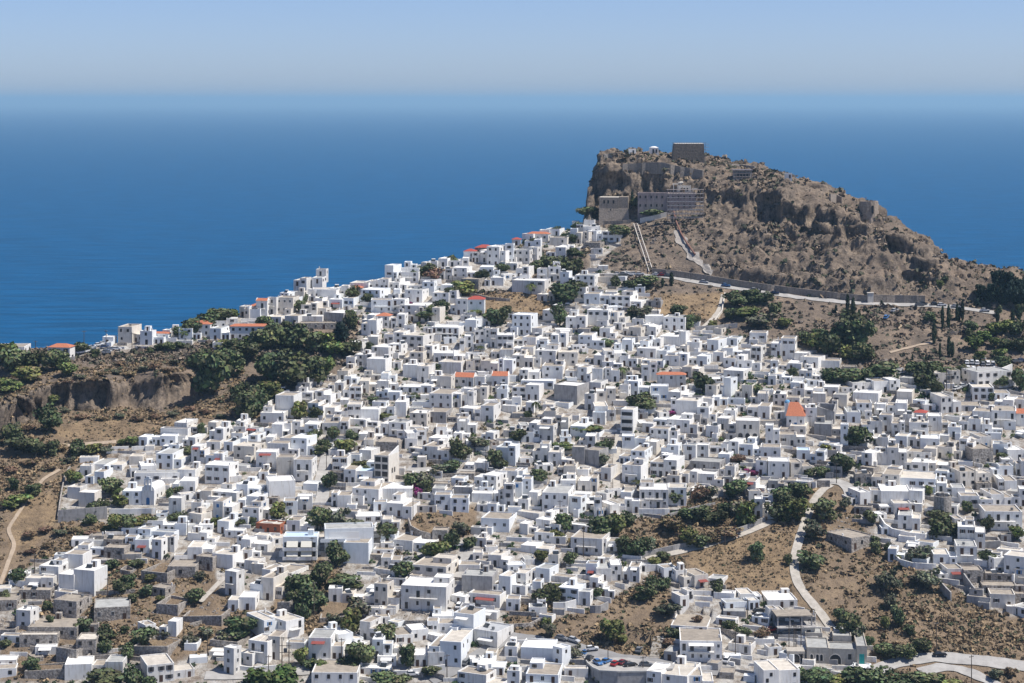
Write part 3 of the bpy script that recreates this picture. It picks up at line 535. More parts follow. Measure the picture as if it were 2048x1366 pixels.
DATA = """
@0 1026
315 465 415 545 25 Wb;515 660 318 480 28 Tn;580 705 250 335 25 T;590 752 440 660 35 Wn;470 590 480 640 20 Wn;205 430 515 615 12 Cv;155 400 610 690 10 Ts;430 610 690 825 25 Ts;130 240 765 930 25 W;755 1040 745 862 3 Gs;160 455 965 1080 2 Cs
225 610 905 1010 4 Ts;450 610 1075 1205 20 Ns;610 765 1000 1150 10 Cs;695 920 1105 1190 5 Ns;520 730 1200 1335 -4 Wn;730 980 1180 1310 6 G;1180 1560 1190 1345 -12 Cm;1165 1285 880 985 -25 T;1285 1410 855 985 25 W;1210 1320 590 665 30 Ts
1460 1770 790 895 8 Ns;1250 1420 715 810 20 Ns;1130 1335 450 555 10 Ns;1340 1560 420 520 12 Ts;1215 1290 200 365 30 W;1290 1400 185 300 30 C;990 1190 205 315 10 Ga;830 980 205 285 8 Ts;830 990 270 365 8 Ts;1090 1400 55 145 3 G
1110 1390 140 240 10 W;1590 1720 150 245 20 Wm;1500 1690 265 385 12 C;1700 1860 320 440 30 Cn;1570 1700 340 455 22 Ts;1800 1890 450 660 30 Wb;1830 2040 665 780 8 W;1790 1870 1060 1290 38 Wm;1070 1340 1055 1160 4 Ns;1680 1900 985 1085 3 Ns
-60 130 690 785 5 Ts;-60 120 920 975 5 Ns;1400 1490 75 180 8 W;1500 1590 25 100 25 W;1880 2000 200 310 25 W;1930 2070 290 375 15 W;1880 2060 370 450 20 C;2000 2100 560 680 25 W;960 1040 440 495 10 Ns;200 520 1240 1330 10 Ns
@512 1026
30 190 970 1170 18 W;-60 90 1010 1190 30 Wb;60 240 855 1000 -30 T;240 385 840 1000 -35 Cb;420 690 985 1185 8 Ga2;660 850 950 1060 -25 W;445 810 1265 1420 3 T;830 970 860 1025 25 T;930 1090 1000 1165 8 W;1000 1240 1075 1150 5 W;1120 1390 960 1055 2 W
970 1120 1140 1220 3 Wv;1370 1620 875 975 5 T;1385 1640 1010 1230 16 C;1265 1520 1105 1235 5 W;1580 1740 790 985 22 Wv;1740 1930 930 1060 14 Pv;1410 1580 820 885 3 W;1160 1520 570 775 4 Wb;1250 1520 410 560 8 T;945 1050 550 760 12 Tm;1005 1145 670 765 8 Tb
580 690 595 710 0 W;690 860 640 712 6 C;700 900 225 405 4 Tn;1000 1160 350 442 -4 T;1000 1100 235 290 4 W;1095 1390 215 310 8 T;1410 1530 130 228 8 Ts;1800 2025 35 150 22 W;1760 1890 195 275 12 C;1735 1860 310 395 5 C;1860 2020 330 435 18 C
1645 1890 490 660 3 Ggn;1890 2035 490 640 25 C;1700 1950 640 735 8 Tav;1620 1790 410 475 5 T;170 350 50 145 12 W;320 460 100 155 14 W;60 280 460 565 30 T;40 190 505 700 14 W;510 730 800 885 5 Ns;1190 1400 830 915 4 Ns;2000 2110 680 785 5 Wm
1770 1975 1200 1310 8 W;1610 1960 1280 1420 10 T;810 1060 1235 1300 2 W;340 480 490 555 5 Ts;170 270 700 810 8 Ns;-40 60 400 490 25 W;-60 90 240 320 25 W
@1024 1026
110 230 540 630 8 T;0 110 470 600 8 C;130 300 430 540 8 G;70 300 260 325 6 W;290 370 325 440 20 C;370 530 590 720 8 W;530 625 620 740 14 Wm;620 735 510 612 10 C;690 820 605 675 12 W;675 880 435 550 -4 G;880 1020 420 550 6 Tv;590 680 395 520 0 Wa
470 720 190 330 16 Tb;720 840 220 305 6 Tv;1215 1320 430 515 -22 T;1310 1400 450 545 -22 C;1390 1570 490 595 -20 Tax;1345 1470 650 745 -25 C;1710 1970 705 770 -18 G;1690 1870 785 830 -10 Gg;1345 1680 1010 1190 -10 Tvbm;1215 1370 1105 1195 3 Gg
1270 1560 900 960 -10 T;1340 1610 1290 1430 -8 T;1080 1400 1280 1430 3 C;70 325 1070 1175 8 Wn;325 400 1060 1225 35 W;110 370 1280 1430 12 Tb;190 390 50 160 25 W;60 180 80 175 14 W;-40 60 1250 1400 8 W;180 330 150 230 12 W;-60 40 1060 1150 6 W;1830 1990 640 705 -12 C
@1536 1026
0 130 770 860 -20 C;0 235 690 760 -12 W;670 840 180 285 -35 Ts;1325 1510 325 410 -8 W;1510 1670 255 405 -6 Gb;960 1085 280 385 0 W;1360 1560 440 530 -12 Ta;1520 1735 100 275 -4 Wm;1730 1860 190 285 -4 Ngn;1040 1215 10 130 -6 W;1810 1890 350 490 -25 Wb;1890 2100 330 550 12 W
1975 2110 440 570 10 Tb;1780 1975 640 765 -8 Tc;1720 1990 575 650 -8 Ts;1980 2110 640 735 -4 Ts;1740 1960 480 555 -8 Ts;1570 1720 450 560 -15 Ts;-40 255 1245 1430 -12 C
@1536 860
680 820 490 605 -25 W;820 905 475 570 -5 T;905 1140 480 600 -3 Wn;1130 1235 475 615 4 W;905 1145 580 675 -10 Ca;1445 1560 700 830 -20 W;1545 1795 520 630 -14 T;1790 1960 505 610 -14 T;1960 2080 460 610 -8 W;1740 2030 640 805 -12 Tb;830 1050 345 460 5 T;1050 1340 380 475 3 C
1340 1560 335 400 5 T;1350 1480 420 500 5 W;1475 1650 455 555 -5 W;1540 1780 320 450 -20 Tc;1090 1280 250 335 6 Wm;955 1110 130 290 8 Wm;700 830 170 295 20 W;830 950 175 275 8 W;1110 1300 170 245 5 T;1245 1345 140 245 8 Cc;1345 1530 130 235 22 T;1530 1645 60 215 15 T;1640 1785 45 150 -22 Tu
1800 1920 105 205 5 W;1920 2110 150 245 -20 W;1640 1800 140 275 -22 Ts;1790 1960 280 365 -12 T;1850 1990 400 485 -12 W;1280 1480 275 335 4 W;0 170 240 385 4 W;185 350 250 365 -8 Tc;330 450 160 280 15 W;230 335 155 235 6 B;90 300 30 130 6 Tc;460 590 285 375 5 Gg
0 130 400 485 4 Gg;-60 100 130 230 6 T;1990 2100 240 370 -10 W;1870 2010 230 300 -10 W;700 830 345 430 -5 Ts;-60 40 530 590 0 W;-60 45 600 680 0 Wb
@1024 860
1020 1250 465 625 2 Wbm;1250 1395 450 605 -4 Cb;900 1020 560 665 3 W;660 720 525 695 -12 T;715 860 590 700 -14 W;240 450 490 660 6 Gm;450 550 520 670 25 C;300 510 395 495 5 W;525 680 400 495 4 W;0 150 410 545 3 Wu;-30 130 545 635 3 W;135 255 490 605 8 W;1185 1340 355 430 2 T
1340 1470 345 425 2 T;1470 1690 345 435 4 W;1690 1760 370 440 4 Gg;1860 2015 405 525 5 Ta;1105 1320 250 375 4 Wm;880 1030 270 425 4 Tb;860 1060 155 275 4 Tm;880 980 40 150 2 W;980 1070 60 150 8 T;1060 1155 85 185 10 W;1190 1330 110 240 8 W;1370 1470 110 240 4 G;1470 1570 110 235 6 W
1420 1660 245 340 3 Gg;1650 1740 185 270 6 W;480 580 125 275 4 Cgn;580 695 150 280 6 Tgn;290 470 170 295 3 W;160 300 100 250 3 Tv;360 510 280 375 3 T;515 610 310 375 3 C;640 790 290 395 8 T;20 150 320 412 4 T;1690 1815 90 185 4 W;1810 2000 110 205 6 G;1950 2100 235 365 10 W;1940 2060 540 700 -5 W
1895 2060 480 560 -5 T;530 665 40 150 3 W;1665 1780 280 370 6 W
@512 780
705 930 640 745 3 Bv;610 730 530 655 18 T;730 830 510 600 18 T;750 920 470 560 20 W;165 300 525 700 6 Tn;300 445 545 730 6 Tb;105 315 715 870 -6 Wn;0 160 485 630 14 Wa;-40 100 885 1040 12 T;90 340 420 525 8 T;280 460 375 520 28 W;1230 1365 175 295 6 W;1365 1600 170 265 6 Wg
840 980 145 255 8 Wn;680 840 105 250 6 Cm;1050 1200 85 215 4 W;1060 1200 250 375 14 Gb;795 940 390 490 6 T;820 1010 345 405 5 W;955 1140 410 495 3 Tsn;1210 1370 335 455 -10 W;1330 1550 445 560 5 T;1290 1360 530 625 6 W;1670 1860 575 640 8 W;1410 1570 780 885 8 W;1575 1730 770 850 4 Wgn
1730 1890 770 835 4 W;1725 1890 820 905 3 Wn;1750 1920 670 790 14 W;1560 1660 700 770 6 W;1425 1700 855 975 4 Tm;1930 2060 735 940 4 W;770 980 780 905 12 T;990 1250 780 885 6 Wn;1045 1250 900 1015 5 W;940 1045 890 965 3 T;800 1010 1005 1060 6 W;1010 1150 1030 1105 6 C;1850 1975 905 985 18 T
600 760 835 940 3 T;1750 1900 115 250 8 W;1625 1740 140 215 6 W;1920 2080 450 590 6 W;1950 2090 640 735 6 T;35 160 90 185 6 W;35 220 175 275 12 W;155 300 30 215 20 Tn;320 450 10 125 6 Wb;415 540 95 215 10 T;470 600 0 120 14 W;530 740 255 360 4 T;740 960 230 295 6 W;1385 1565 20 150 5 Tm
1560 1640 20 140 5 W;1640 1740 0 130 5 W;65 210 265 375 10 W;210 345 260 365 14 Tv;340 490 265 380 18 W;960 1055 260 345 8 W;1190 1290 380 470 5 C;545 690 135 215 8 C;1215 1380 290 345 4 C;1440 1570 290 370 4 T;1610 1760 220 345 4 Tv;30 140 370 450 8 W;1580 1700 340 400 5 W;190 330 380 450 12 T;330 450 840 960 5 Wv
220 330 880 1000 8 T;1790 1900 330 420 6 W;1380 1570 380 450 6 W;20 160 650 720 4 T;1900 2040 820 900 4 W;1000 1110 1150 1230 6 W
@0 820
540 640 610 710 22 Cn;630 755 650 780 25 Wn;640 730 440 530 14 C;690 830 485 585 14 T;730 960 430 490 14 G;1050 1250 440 540 8 W;1035 1140 365 440 16 Cc;1250 1440 340 475 22 G;1075 1430 495 590 8 G;1110 1210 210 290 20 W;1210 1400 200 290 20 W;1300 1430 285 335 18 W;1285 1500 140 230 16 T
1395 1560 95 190 20 W;1665 1785 135 260 25 W;1820 1960 125 200 20 W;1530 1640 280 420 8 Wa;1640 1780 340 435 14 Ca;1640 1830 430 590 20 W;1870 2030 280 395 14 C;1850 1940 180 255 14 T;1930 2060 190 300 20 C;1385 1560 560 665 4 W;1350 1450 690 880 18 W;1510 1610 820 930 30 Cn;1530 1610 730 835 14 W
1705 1850 720 890 20 Wu;1690 1890 650 720 6 W;1890 2060 590 690 18 W;1915 2070 680 790 8 W;1940 2070 770 910 10 Tm;1250 1340 820 890 4 C;1420 1560 470 570 20 W;1650 1760 250 320 8 T;1790 1900 250 330 20 T;1450 1560 210 290 24 W;980 1130 640 760 20 W;1560 1690 640 720 10 Tc;1620 1730 90 180 24 W;1890 2010 80 160 20 W;1960 2070 140 190 12 Ta;1290 1430 270 335 14 C
1590 1700 910 1000 14 Wm;1740 1830 880 990 24 C;1500 1600 980 1050 8 W;1130 1230 930 1010 8 T
@1024 560
1160 1390 750 860 4 O;1545 1635 830 945 25 Tc;1660 1750 770 930 32 W;1620 1850 715 800 20 W;1790 1920 830 950 5 Gc;335 520 830 980 6 Wgn;670 830 880 1015 5 Wm;660 830 1000 1125 4 W;570 745 1050 1150 5 B;920 1085 800 935 4 Wm;1110 1250 840 965 6 W;1250 1400 890 975 5 W;1270 1310 940 1080 6 W;1310 1480 955 1090 6 Wn
1480 1625 1010 1140 5 G;1240 1420 1110 1210 3 W;1640 1785 1035 1115 4 W;1880 2060 1000 1105 5 T;1450 1550 1070 1165 8 Gg;600 770 230 365 8 W;770 890 250 355 8 C;575 780 105 195 4 W;520 590 50 155 14 W;785 1025 120 225 4 Cm;245 360 235 325 6 W;430 590 290 395 4 W;0 150 265 440 18 Wm;310 425 430 545 8 W
530 740 435 545 5 W;185 350 555 675 4 W;200 370 500 580 10 T;370 525 570 685 5 Cc;0 170 595 695 4 W;0 170 530 610 4 T;580 740 595 680 3 W;720 880 650 705 4 W;890 1030 370 450 10 T;1040 1150 365 450 20 W;960 1100 305 375 4 W;1065 1210 280 375 4 Wn;1210 1385 290 405 8 G;1180 1350 445 525 22 W
1335 1390 400 545 10 Wn;1900 2035 415 500 10 T;240 405 680 790 5 T;65 220 730 805 4 W;70 330 800 870 3 W;0 220 850 955 5 W;75 175 970 1065 6 Wm;425 515 720 785 4 T;520 635 690 805 4 T;640 725 700 810 4 T;740 860 715 815 4 T;1035 1160 670 810 4 C;200 350 1040 1140 5 Tc;345 450 1085 1250 6 Tv;465 700 1165 1260 4 W
130 330 1150 1290 4 Tv;1360 1490 690 780 12 T;1800 1980 640 720 14 W;1680 1850 540 620 14 C;540 710 810 900 5 G;860 1000 600 690 6 T;1040 1210 640 690 5 C;1220 1400 600 690 14 T;1400 1560 600 690 18 W;1560 1690 570 650 22 C;740 920 580 660 4 W;820 960 470 560 10 W;960 1090 480 560 12 T;1090 1190 470 540 14 W
1000 1150 540 620 10 W;1150 1300 560 640 12 W;1290 1400 520 590 12 W;1400 1500 490 580 15 Wb;1500 1650 470 560 12 C;1660 1800 460 520 14 W;1850 1990 520 640 14 Cm;1690 1850 620 700 16 T;700 830 380 460 4 G;160 310 380 470 5 T;0 190 450 530 5 T;460 620 385 440 3 Tg;1640 1790 1100 1200 4 W;1550 1650 1160 1260 5 W;1400 1530 1150 1230 4 T
1100 1250 1180 1310 4 Tm;1250 1370 1200 1310 4 T;1680 1810 1280 1390 5 W;1040 1130 1140 1220 4 W;1130 1240 1110 1180 4 W;1900 2048 900 1000 5 Cm;1600 1720 930 1010 5 W;1500 1600 940 1020 6 C;860 930 830 960 5 Wb;580 660 900 1040 6 W;200 330 990 1050 6 C;0 70 930 1030 4 Wu;70 220 1210 1300 4 W
@512 480
90 192 398 455 14 W;190 315 335 445 14 Wm;315 382 350 445 10 W;300 410 318 370 8 W;415 640 335 420 8 Wn;410 530 298 350 6 W;530 660 262 335 6 W;660 760 258 330 6 W;770 850 258 320 4 Oc;860 1027 262 335 8 Cm;890 970 210 275 14 W;970 1026 192 280 10 W;1030 1130 135 285 16 W;1050 1150 200 260 10 W
1050 1300 250 340 6 Wb;1185 1280 112 220 10 W;1280 1362 115 200 8 W;1400 1530 85 160 6 W;1380 1450 165 240 4 Wa;1545 1700 160 215 4 W;1750 1885 0 72 8 Rs;1660 1750 65 135 8 R;1730 1870 75 180 6 Wv;1845 1990 40 210 14 Wm;1990 2060 20 190 8 W;1790 1950 210 285 4 W;1480 1570 225 315 10 T;1570 1755 215 310 8 W
1640 1780 305 395 8 Ts;1830 1980 295 365 4 W;1330 1425 325 445 14 W;1410 1570 355 425 8 W;1410 1600 415 510 6 W;1190 1330 390 495 14 W;1100 1190 390 470 10 W;1020 1140 430 480 8 W;838 990 390 490 10 Wm;920 1090 470 580 6 Wb;1090 1190 465 580 6 Wb;1150 1360 515 610 4 W;1360 1470 530 660 22 Cc;1200 1350 570 650 3 Tc
960 1065 600 700 4 O;842 950 590 700 4 W;840 965 630 770 18 W;1080 1190 585 710 12 W;1180 1265 675 750 8 W;1550 1690 460 600 6 Wm;1690 1825 465 605 4 R;1660 1760 565 620 4 W;1400 1620 690 795 5 Wbm;1620 1760 630 730 8 W;1760 1875 615 695 6 C;1025 1180 730 830 5 C;1160 1335 755 870 10 C;850 975 765 860 14 W
745 850 810 885 14 W;850 1060 845 950 10 W;1060 1160 825 925 10 Wb;885 1035 940 1075 14 Wn;790 930 910 1010 8 W;720 790 930 1015 6 W;1180 1335 890 1000 8 T;1310 1410 835 945 22 C;1420 1700 900 985 4 W;1750 1870 710 840 4 Wm;1630 1740 760 860 6 W;1870 1930 700 860 6 Wb;1930 2060 750 870 4 Wm;1880 2060 870 955 3 W
1680 1800 940 1050 5 Gcm;1800 1940 960 1070 5 Tc;1945 2050 950 1070 8 W;1460 1640 970 1070 5 Wn;1175 1290 990 1100 6 Wn;1290 1430 1000 1140 5 W;1340 1470 1080 1160 4 Wv;1470 1560 1080 1215 14 T;1580 1740 1090 1175 4 Lm;1750 1830 1085 1175 4 W;1885 2015 1080 1175 4 L;575 735 1040 1125 8 Tc;705 800 1085 1160 14 W;850 1000 1080 1120 5 G
1000 1110 1060 1160 14 C;830 970 1120 1225 6 W;970 1060 1120 1215 8 W;690 840 1165 1270 8 Wm;580 700 1135 1205 8 W;1070 1140 1145 1210 4 W;1140 1320 1170 1220 4 W;1320 1480 1160 1225 4 W;960 1060 1205 1275 4 C;1060 1150 1210 1285 4 W;1640 1735 1180 1295 4 Wb;1730 1850 1180 1295 4 Tc;1925 2010 1185 1275 4 W;0 90 475 610 6 Lb;90 162 450 595 4 Tb
160 295 450 590 4 Tcm;305 465 435 495 4 W;360 490 510 605 8 Cc;490 560 540 610 8 C;370 530 605 665 5 Wn;465 580 460 535 5 W;580 770 470 545 5 Wa;545 700 575 655 8 Wgn;75 200 610 670 8 C;170 335 600 680 8 T;310 640 660 715 3 Ts;460 625 385 460 5 W;640 740 360 450 8 W;750 900 330 400 8 C
900 1060 325 400 5 Wm;1060 1190 335 400 6 W;1180 1300 230 300 8 T;480 560 230 290 6 W
@0 560
385 555 530 645 18 O;-40 190 530 600 8 W;820 905 430 500 20 W;945 1135 365 505 8 W;1140 1345 365 430 8 O;1122 1295 400 520 6 W;1300 1360 395 460 8 W;1430 1600 380 480 6 W;1515 1680 345 450 4 O;1680 1830 380 480 6 W;1700 1900 320 400 6 W;1840 2150 362 478 3 Om;1665 1880 222 260 4 O;1915 2000 185 275 8 W;1990 2110 170 230 6 O;1925 2080 228 305 6 W;1700 1780 495 560 6 W;1360 1440 350 410 6 W
@1024 260
80 220 770 840 8 W;225 380 730 790 6 W;120 290 825 890 18 O;0 70 835 890 6 R;300 440 855 925 4 Tc;275 430 930 1020 4 W;440 540 920 975 4 W;465 520 785 845 6 W;515 660 715 795 8 W;570 705 765 840 4 W;510 600 815 910 3 Cc;600 720 800 895 3 W;720 865 805 895 3 W;570 705 895 960 3 Ts;0 140 950 1065 8 Wm;130 200 930 1045 14 Wb
30 140 1100 1185 6 W;0 140 1150 1225 8 W;200 280 1100 1210 6 Wb;290 390 1085 1210 8 Wb;385 490 1125 1265 10 Wm;505 660 1155 1255 6 Wm;0 260 1195 1310 4 W;100 230 885 940 6 W;220 300 740 800 4 W;480 570 690 750 8 W;200 330 1310 1370 8 W;-90 40 1060 1120 8 W
@1536 560
28 215 455 610 10 Wm;210 330 580 640 10 W;260 400 610 700 22 W;390 570 640 705 12 Wn;20 80 640 710 8 W;80 265 660 725 8 W;180 300 815 880 6 W;1320 1530 735 840 -15 Cc;1680 1950 720 850 -30 W;680 880 895 985 4 Wn;1030 1150 885 985 5 Wn;590 850 815 895 -18 G;850 1050 800 900 -20 T;1385 1540 920 1060 -25 Cm;1640 1930 850 960 -6 Cm;850 940 985 1075 4 Wv
950 1110 975 1080 6 Wv;710 830 975 1090 5 W;520 630 910 1000 4 W;290 460 900 985 5 W;40 250 905 1010 5 Wm;300 390 1010 1170 6 W;390 530 1010 1140 4 Ng;540 740 1050 1140 4 G;370 600 1145 1250 4 Gg;580 640 1140 1340 4 W;-20 90 1150 1330 5 W;90 300 1160 1250 6 W;750 910 1120 1225 4 T;890 990 1070 1210 5 T;990 1095 1140 1250 4 T;1040 1150 1065 1160 20 W
1170 1260 1055 1140 4 R;1130 1280 1130 1260 5 Cb;1280 1440 1080 1210 5 W;1540 1800 1040 1150 4 T;1790 1980 1035 1180 4 Wb;1985 2080 1060 1170 4 L;1530 1700 1100 1200 6 W;1710 1870 1150 1240 4 W;1810 1960 950 1040 4 W;1970 2090 950 1040 4 T;440 560 850 930 6 W;130 290 860 930 6 T;0 120 760 840 8 W;250 420 720 800 14 W;0 180 750 810 8 C;300 440 860 930 8 C
820 960 1250 1330 5 T;960 1110 1240 1330 6 C;1110 1220 1250 1330 5 T;1220 1370 1260 1360 5 W;1440 1540 1170 1260 6 C;1480 1700 1000 1050 -8 T
"""
ox = oy = 0
TH = []
for ln in DATA.strip().splitlines():
    if ln[0] == '@': ox, oy = map(int, ln[1:].split()); continue
    for it in ln.split(';'):
        q = it.split(); x0, x1, y0, y1 = (float(v)/4 for v in q[:4]); TH.append((ox+x0, ox+x1, oy+y0, oy+y1, float(q[4]), q[5]))
# largest 300 houses are objects of their own, ruins and sheds too; the small far rest is one object
def is_house(t): return 'N' not in t[5] and not ('s' in t[5] and (t[3]-t[2]) < 27)
hs = sorted([t for t in TH if is_house(t)], key=lambda t: -(t[1]-t[0])*(t[3]-t[2]))
FT = [(hit((t[0]+t[1])/2, t[3]), t) for t in TH]           # room behind each front before the next house begins
for (p, t) in FT:
    w1 = (t[1]-t[0])*p.y/F; best = 99
    for (q, u) in FT:
        dy = q.y-p.y
        if 2.6 < dy < best and abs(q.x-p.x) < (w1+(u[1]-u[0])*q.y/F)*.36: best = dy
    CAP[t[:4]] = best-.15
for t in TH:
    if not is_house(t): house(*t)
for t in hs[:286]: house(*t)
for t in hs[286:]: house(*t, stuff=True)

# low annexes, yard walls and small houses closing the gaps between the houses
def blocked(x, y, rad):
    for (hx, hy, hw, hd, th, *_q) in HOUSES:
        dx, dy = x-hx, y-hy
        if abs(dx) > 18 or abs(dy) > 22: continue
        lx = dx*math.cos(th)+dy*math.sin(th); ly = -dx*math.sin(th)+dy*math.cos(th)
        if abs(lx) < hw/2+rad and -rad < ly < hd+rad: return True
    return False
def hides(px0, px1, yt, yb, D):
    for (hx, hy, hw, hd, th, a0, a1, t, bt, h) in HOUSES:
        if hy <= D or a1 < px0 or a0 > px1 or bt < yt or t > yb: continue
        ov = max(0, min(a1,px1)-max(a0,px0))*max(0, min(bt,yb)-max(t,yt))
        if ov > .22*(a1-a0)*(bt-t): return True
    return False
NOFILL = [[(200,1130),(560,1130),(560,1300),(200,1300)],[(560,1120),(720,1120),(740,1290),(560,1290)],[(800,930),(1010,930),(1010,955),(800,955)],[(630,900),(665,900),(660,1010),(630,1010)],[(810,1030),(940,1030),(940,1130),(810,1130)],[(1630,950),(1720,950),(1720,1030),(1630,1030)],[(1160,1290),(1360,1290),(1360,1366),(1160,1366)],[(850,1300),(1010,1240),(1010,1300),(880,1366)],[(1900,715),(2048,715),(2048,790),(1900,780)],[(1225,830),(1245,830),(1245,990),(1225,990)],[(115,930),(320,930),(320,1050),(115,1050)],[(140,685),(240,685),(240,712),(140,712)],[(520,640),(720,640),(720,760),(520,760)],[(900,575),(1120,575),(1120,640),(900,640)],[(1060,490),(1180,490),(1180,560),(1060,560)],[(400,1330),(640,1330),(640,1366),(400,1366)]]
SPOTS = [tuple(float(v) for v in q.split()[:4]) for q in ''.split(';') if q]
nf = 0
for _ in range(13000):
    px, py = random.uniform(0, 2048), random.uniform(450, 1366)
    if not inpoly(TOWN, [px], [py])[0] or any(inpoly(q, [px], [py])[0] for q in NOFILL + FIELDS): continue
    P = hit(px, py); k = F/P.y
    if random.random() < .5: w, h, d = random.uniform(3.5,9), random.uniform(.9,1.6), random.uniform(.3,.5)
    else: w, h, d = random.uniform(3.2,7.5), random.uniform(1.7,3.1), random.uniform(2.6,6.5)
    rr = max(w*.42, d*.5); th = -math.atan((px-CX)/F)-R(random.gauss(12,12)); mx, my = P.x-math.sin(th)*d*.5, P.y+math.cos(th)*d*.5
    if blocked(mx, my, rr*.6) or hides(px-w*k/2, px+w*k/2, py-h*k, py, P.y): continue
    if d < 1:
        b = MB(); b.box(-w/2, w/2, 0, d, -2.5, h); SINK.add(b, M[random.choices(('white','white2','grey','stone'),[.4,.25,.2,.15])[0]], Matrix.Translation(P) @ Matrix.Rotation(th,4,'Z')); HOUSES.append((P.x, P.y, w, d, th, px-w*k/2, px+w*k/2, py-h*k, py, h))
    else: house(px-w*k/2, px+w*k/2, py-h*k, py, None, random.choice(('W','C','T','W','G','Tg','C','Ts','W','Wv','W','T')) + ('n' if h < 2.4 else ''), d, stuff=True)
    nf += 1
print('fill', nf)
# ------------------------------------------------------------------ landmark buildings
def frame_at(x0, x1, yb, rot=0, name='house', z=None):
    pc = (x0+x1)/2; P = hit(pc, yb) if z is None else at_z(pc, yb, z); k = F/P.y
    return empty(name, P, -math.atan((pc-CX)/F)-R(rot)), (x1-x0)/k/math.cos(R(rot)), k, P
def arch_pts(w, h, n=8):
    r = w/2; return [(-r,0),(r,0)] + [(r*math.cos(math.pi*i/n), h-r+r*math.sin(math.pi*i/n)) for i in range(n+1)]
def arch(name, parent, x, y, w, h, z=0, rim=None, pane=None):
    b = MB(); o = arch_pts(w+.5, h+.25); i = arch_pts(w, h)
    b.hexa([(p[0],.0,p[1]) for p in o], [(p[0],-.07,p[1]) for p in o], 0); b.hexa([(p[0],-.05,p[1]+.01) for p in i], [(p[0],-.10,p[1]+.01) for p in i], 1)
    return b.build(name, [rim or M['cream'], pane or M['dark']], parent, (x, y, z))
def plain(root, w, d, h, wall, roof, x=0, y=0, z=0, foot=3):
    T = Matrix.Translation((x,y,z)); b = MB(); walls_mb(b, w, d, h, h-.38, foot=foot); b.v = [tuple(T @ Vector(p)) for p in b.v]; o = b.build('wall', wall, root)
    r = MB(); r.box(-w/2+.27, w/2-.27, .27, d-.27, h-.55, h-.38, 0, T); return o, r.build('roof', roof, root)
def win(root, x, y, z, sx=.95, sz=1.25, rz=0, kind=0, name='window'): return child(name, WIN[kind], root, (x,y,z), (sx,1,sz), rz)

# windmill
ro, w, k, P = frame_at(1867, 1903, 1029, 0, 'windmill')
b = MB(); b.lathe([(w*.52,-2),(w*.5,1),(w*.48,4),(w*.47,6.6),(w*.43,6.7),(w*.42,6.2)], 22); b.build('wall', mat('windmill_stone', (.40,.37,.335), col2=(.22,.20,.18), scale=1.6, bump=1, stain=(.45,.43,.41)), ro)
b = MB()
for i in range(9):
    a = i*.7; q = random.uniform(.3,.8)*w*.4; b.box(q*math.cos(a)-.5, q*math.cos(a)+.5, q*math.sin(a)-.4, q*math.sin(a)+.4, 5.6, 6.7+random.uniform(.1,1.5)*(1-q/w))
b.build('roof_remains', M['stone'], ro); child('door', DOOR[1], ro, (0,-w*.5,.1), (1,1,2))
tag(ro, 'ruined round stone windmill tower without sails standing among white houses', 'windmill'); landmark('the round stone windmill', 1885, 1008)
# blue-domed chapel with orange roof
ro, w, k, P = frame_at(1573, 1609, 858, 4, 'chapel')
b = MB(); b.box(-w/2, w/2, 0, 9, -3, 5); b.build('wall', M['white'], ro)
b = MB(); e = .3; rh = 4.6; b.face([(-w/2-e,-e,5),(w/2+e,-e,5),(w*.12,5.5,5+rh),(-w*.38,5.5,5+rh)]); b.face([(w/2+e,-e,5),(w/2+e,9+e,5),(w*.12,5.5,5+rh)]); b.face([(w/2+e,9+e,5),(-w/2-e,9+e,5),(-w*.38,5.5,5+rh),(w*.12,5.5,5+rh)]); b.face([(-w/2-e,9+e,5),(-w/2-e,-e,5),(-w*.38,5.5,5+rh)])
b.build('roof', M['rO'], ro)
b = MB(); b.lathe([(1.1,3),(1.1,8.6),(1.2,8.7),(1.2,8.9)], 16, c=(-w/2-.2,8)); dr = b.build('drum', M['white3'], ro)
b = MB(); b.lathe([(1.15*math.cos(t),8.85+1.2*math.sin(t)) for t in (0,.3,.6,.9,1.2,1.5)], 16, c=(-w/2-.2,8)); b.build('dome', mat('dome_blue', (.16,.36,.56), var=.15, scale=2), dr)
child('door', DOORB, ro, (0,0,.2), (1.2,1,2.4)); win(ro, -w*.3, 0, 3, .7, 1); win(ro, w*.3, 0, 3, .7, 1)
tag(ro, 'white chapel with a steep orange tiled roof and a small blue dome', 'chapel'); landmark('the blue-domed chapel', 1588, 825)
# barrel-vaulted church
ro, w, k, P = frame_at(284, 308, 1010, 24, 'church')
b = MB(); b.box(-w/2, w/2, 0, 10, -3, 5.2); b.box(-w/2-3.5, -w/2-.003, 1, 8, -3, 3.2); b.build('wall', M['white'], ro)
b = MB(); n = 10
A = [(w/2*math.cos(math.pi*i/n), 5.2+w*.42*math.sin(math.pi*i/n)) for i in range(n+1)]
b.hexa([(p[0], .1, p[1]) for p in A][::-1], [(p[0], 9.9, p[1]) for p in A][::-1]); b.build('vault_roof', M['rW'], ro)
b = MB()
for x in (-1.2,0,1.2): b.box(x-.2, x+.2, -.25, .25, 5.2, 9)
b.box(-1.4,1.4,-.25,.25,9,9.5); b.box(-.7,.7,-.24,.24,9.5,10.2); b.build('belfry', M['white3'], ro)
b = MB(); b.box(-.05,.05,-.05,.05,10.2,11.2); b.box(-.35,.35,-.045,.045,10.75,10.85); b.build('cross', M['white'], ro)
arch('door', ro, 0, 0, 1.3, 2.6, .1, M['white'], M['blue']); win(ro, w/2, 3, 3, .7, 1.1, R(90)); win(ro, w/2, 6.5, 3, .7, 1.1, R(90))
tag(ro, 'small white church with a barrel-vaulted roof and an open bell gable', 'church'); landmark('the barrel-vaulted church', 298, 985)
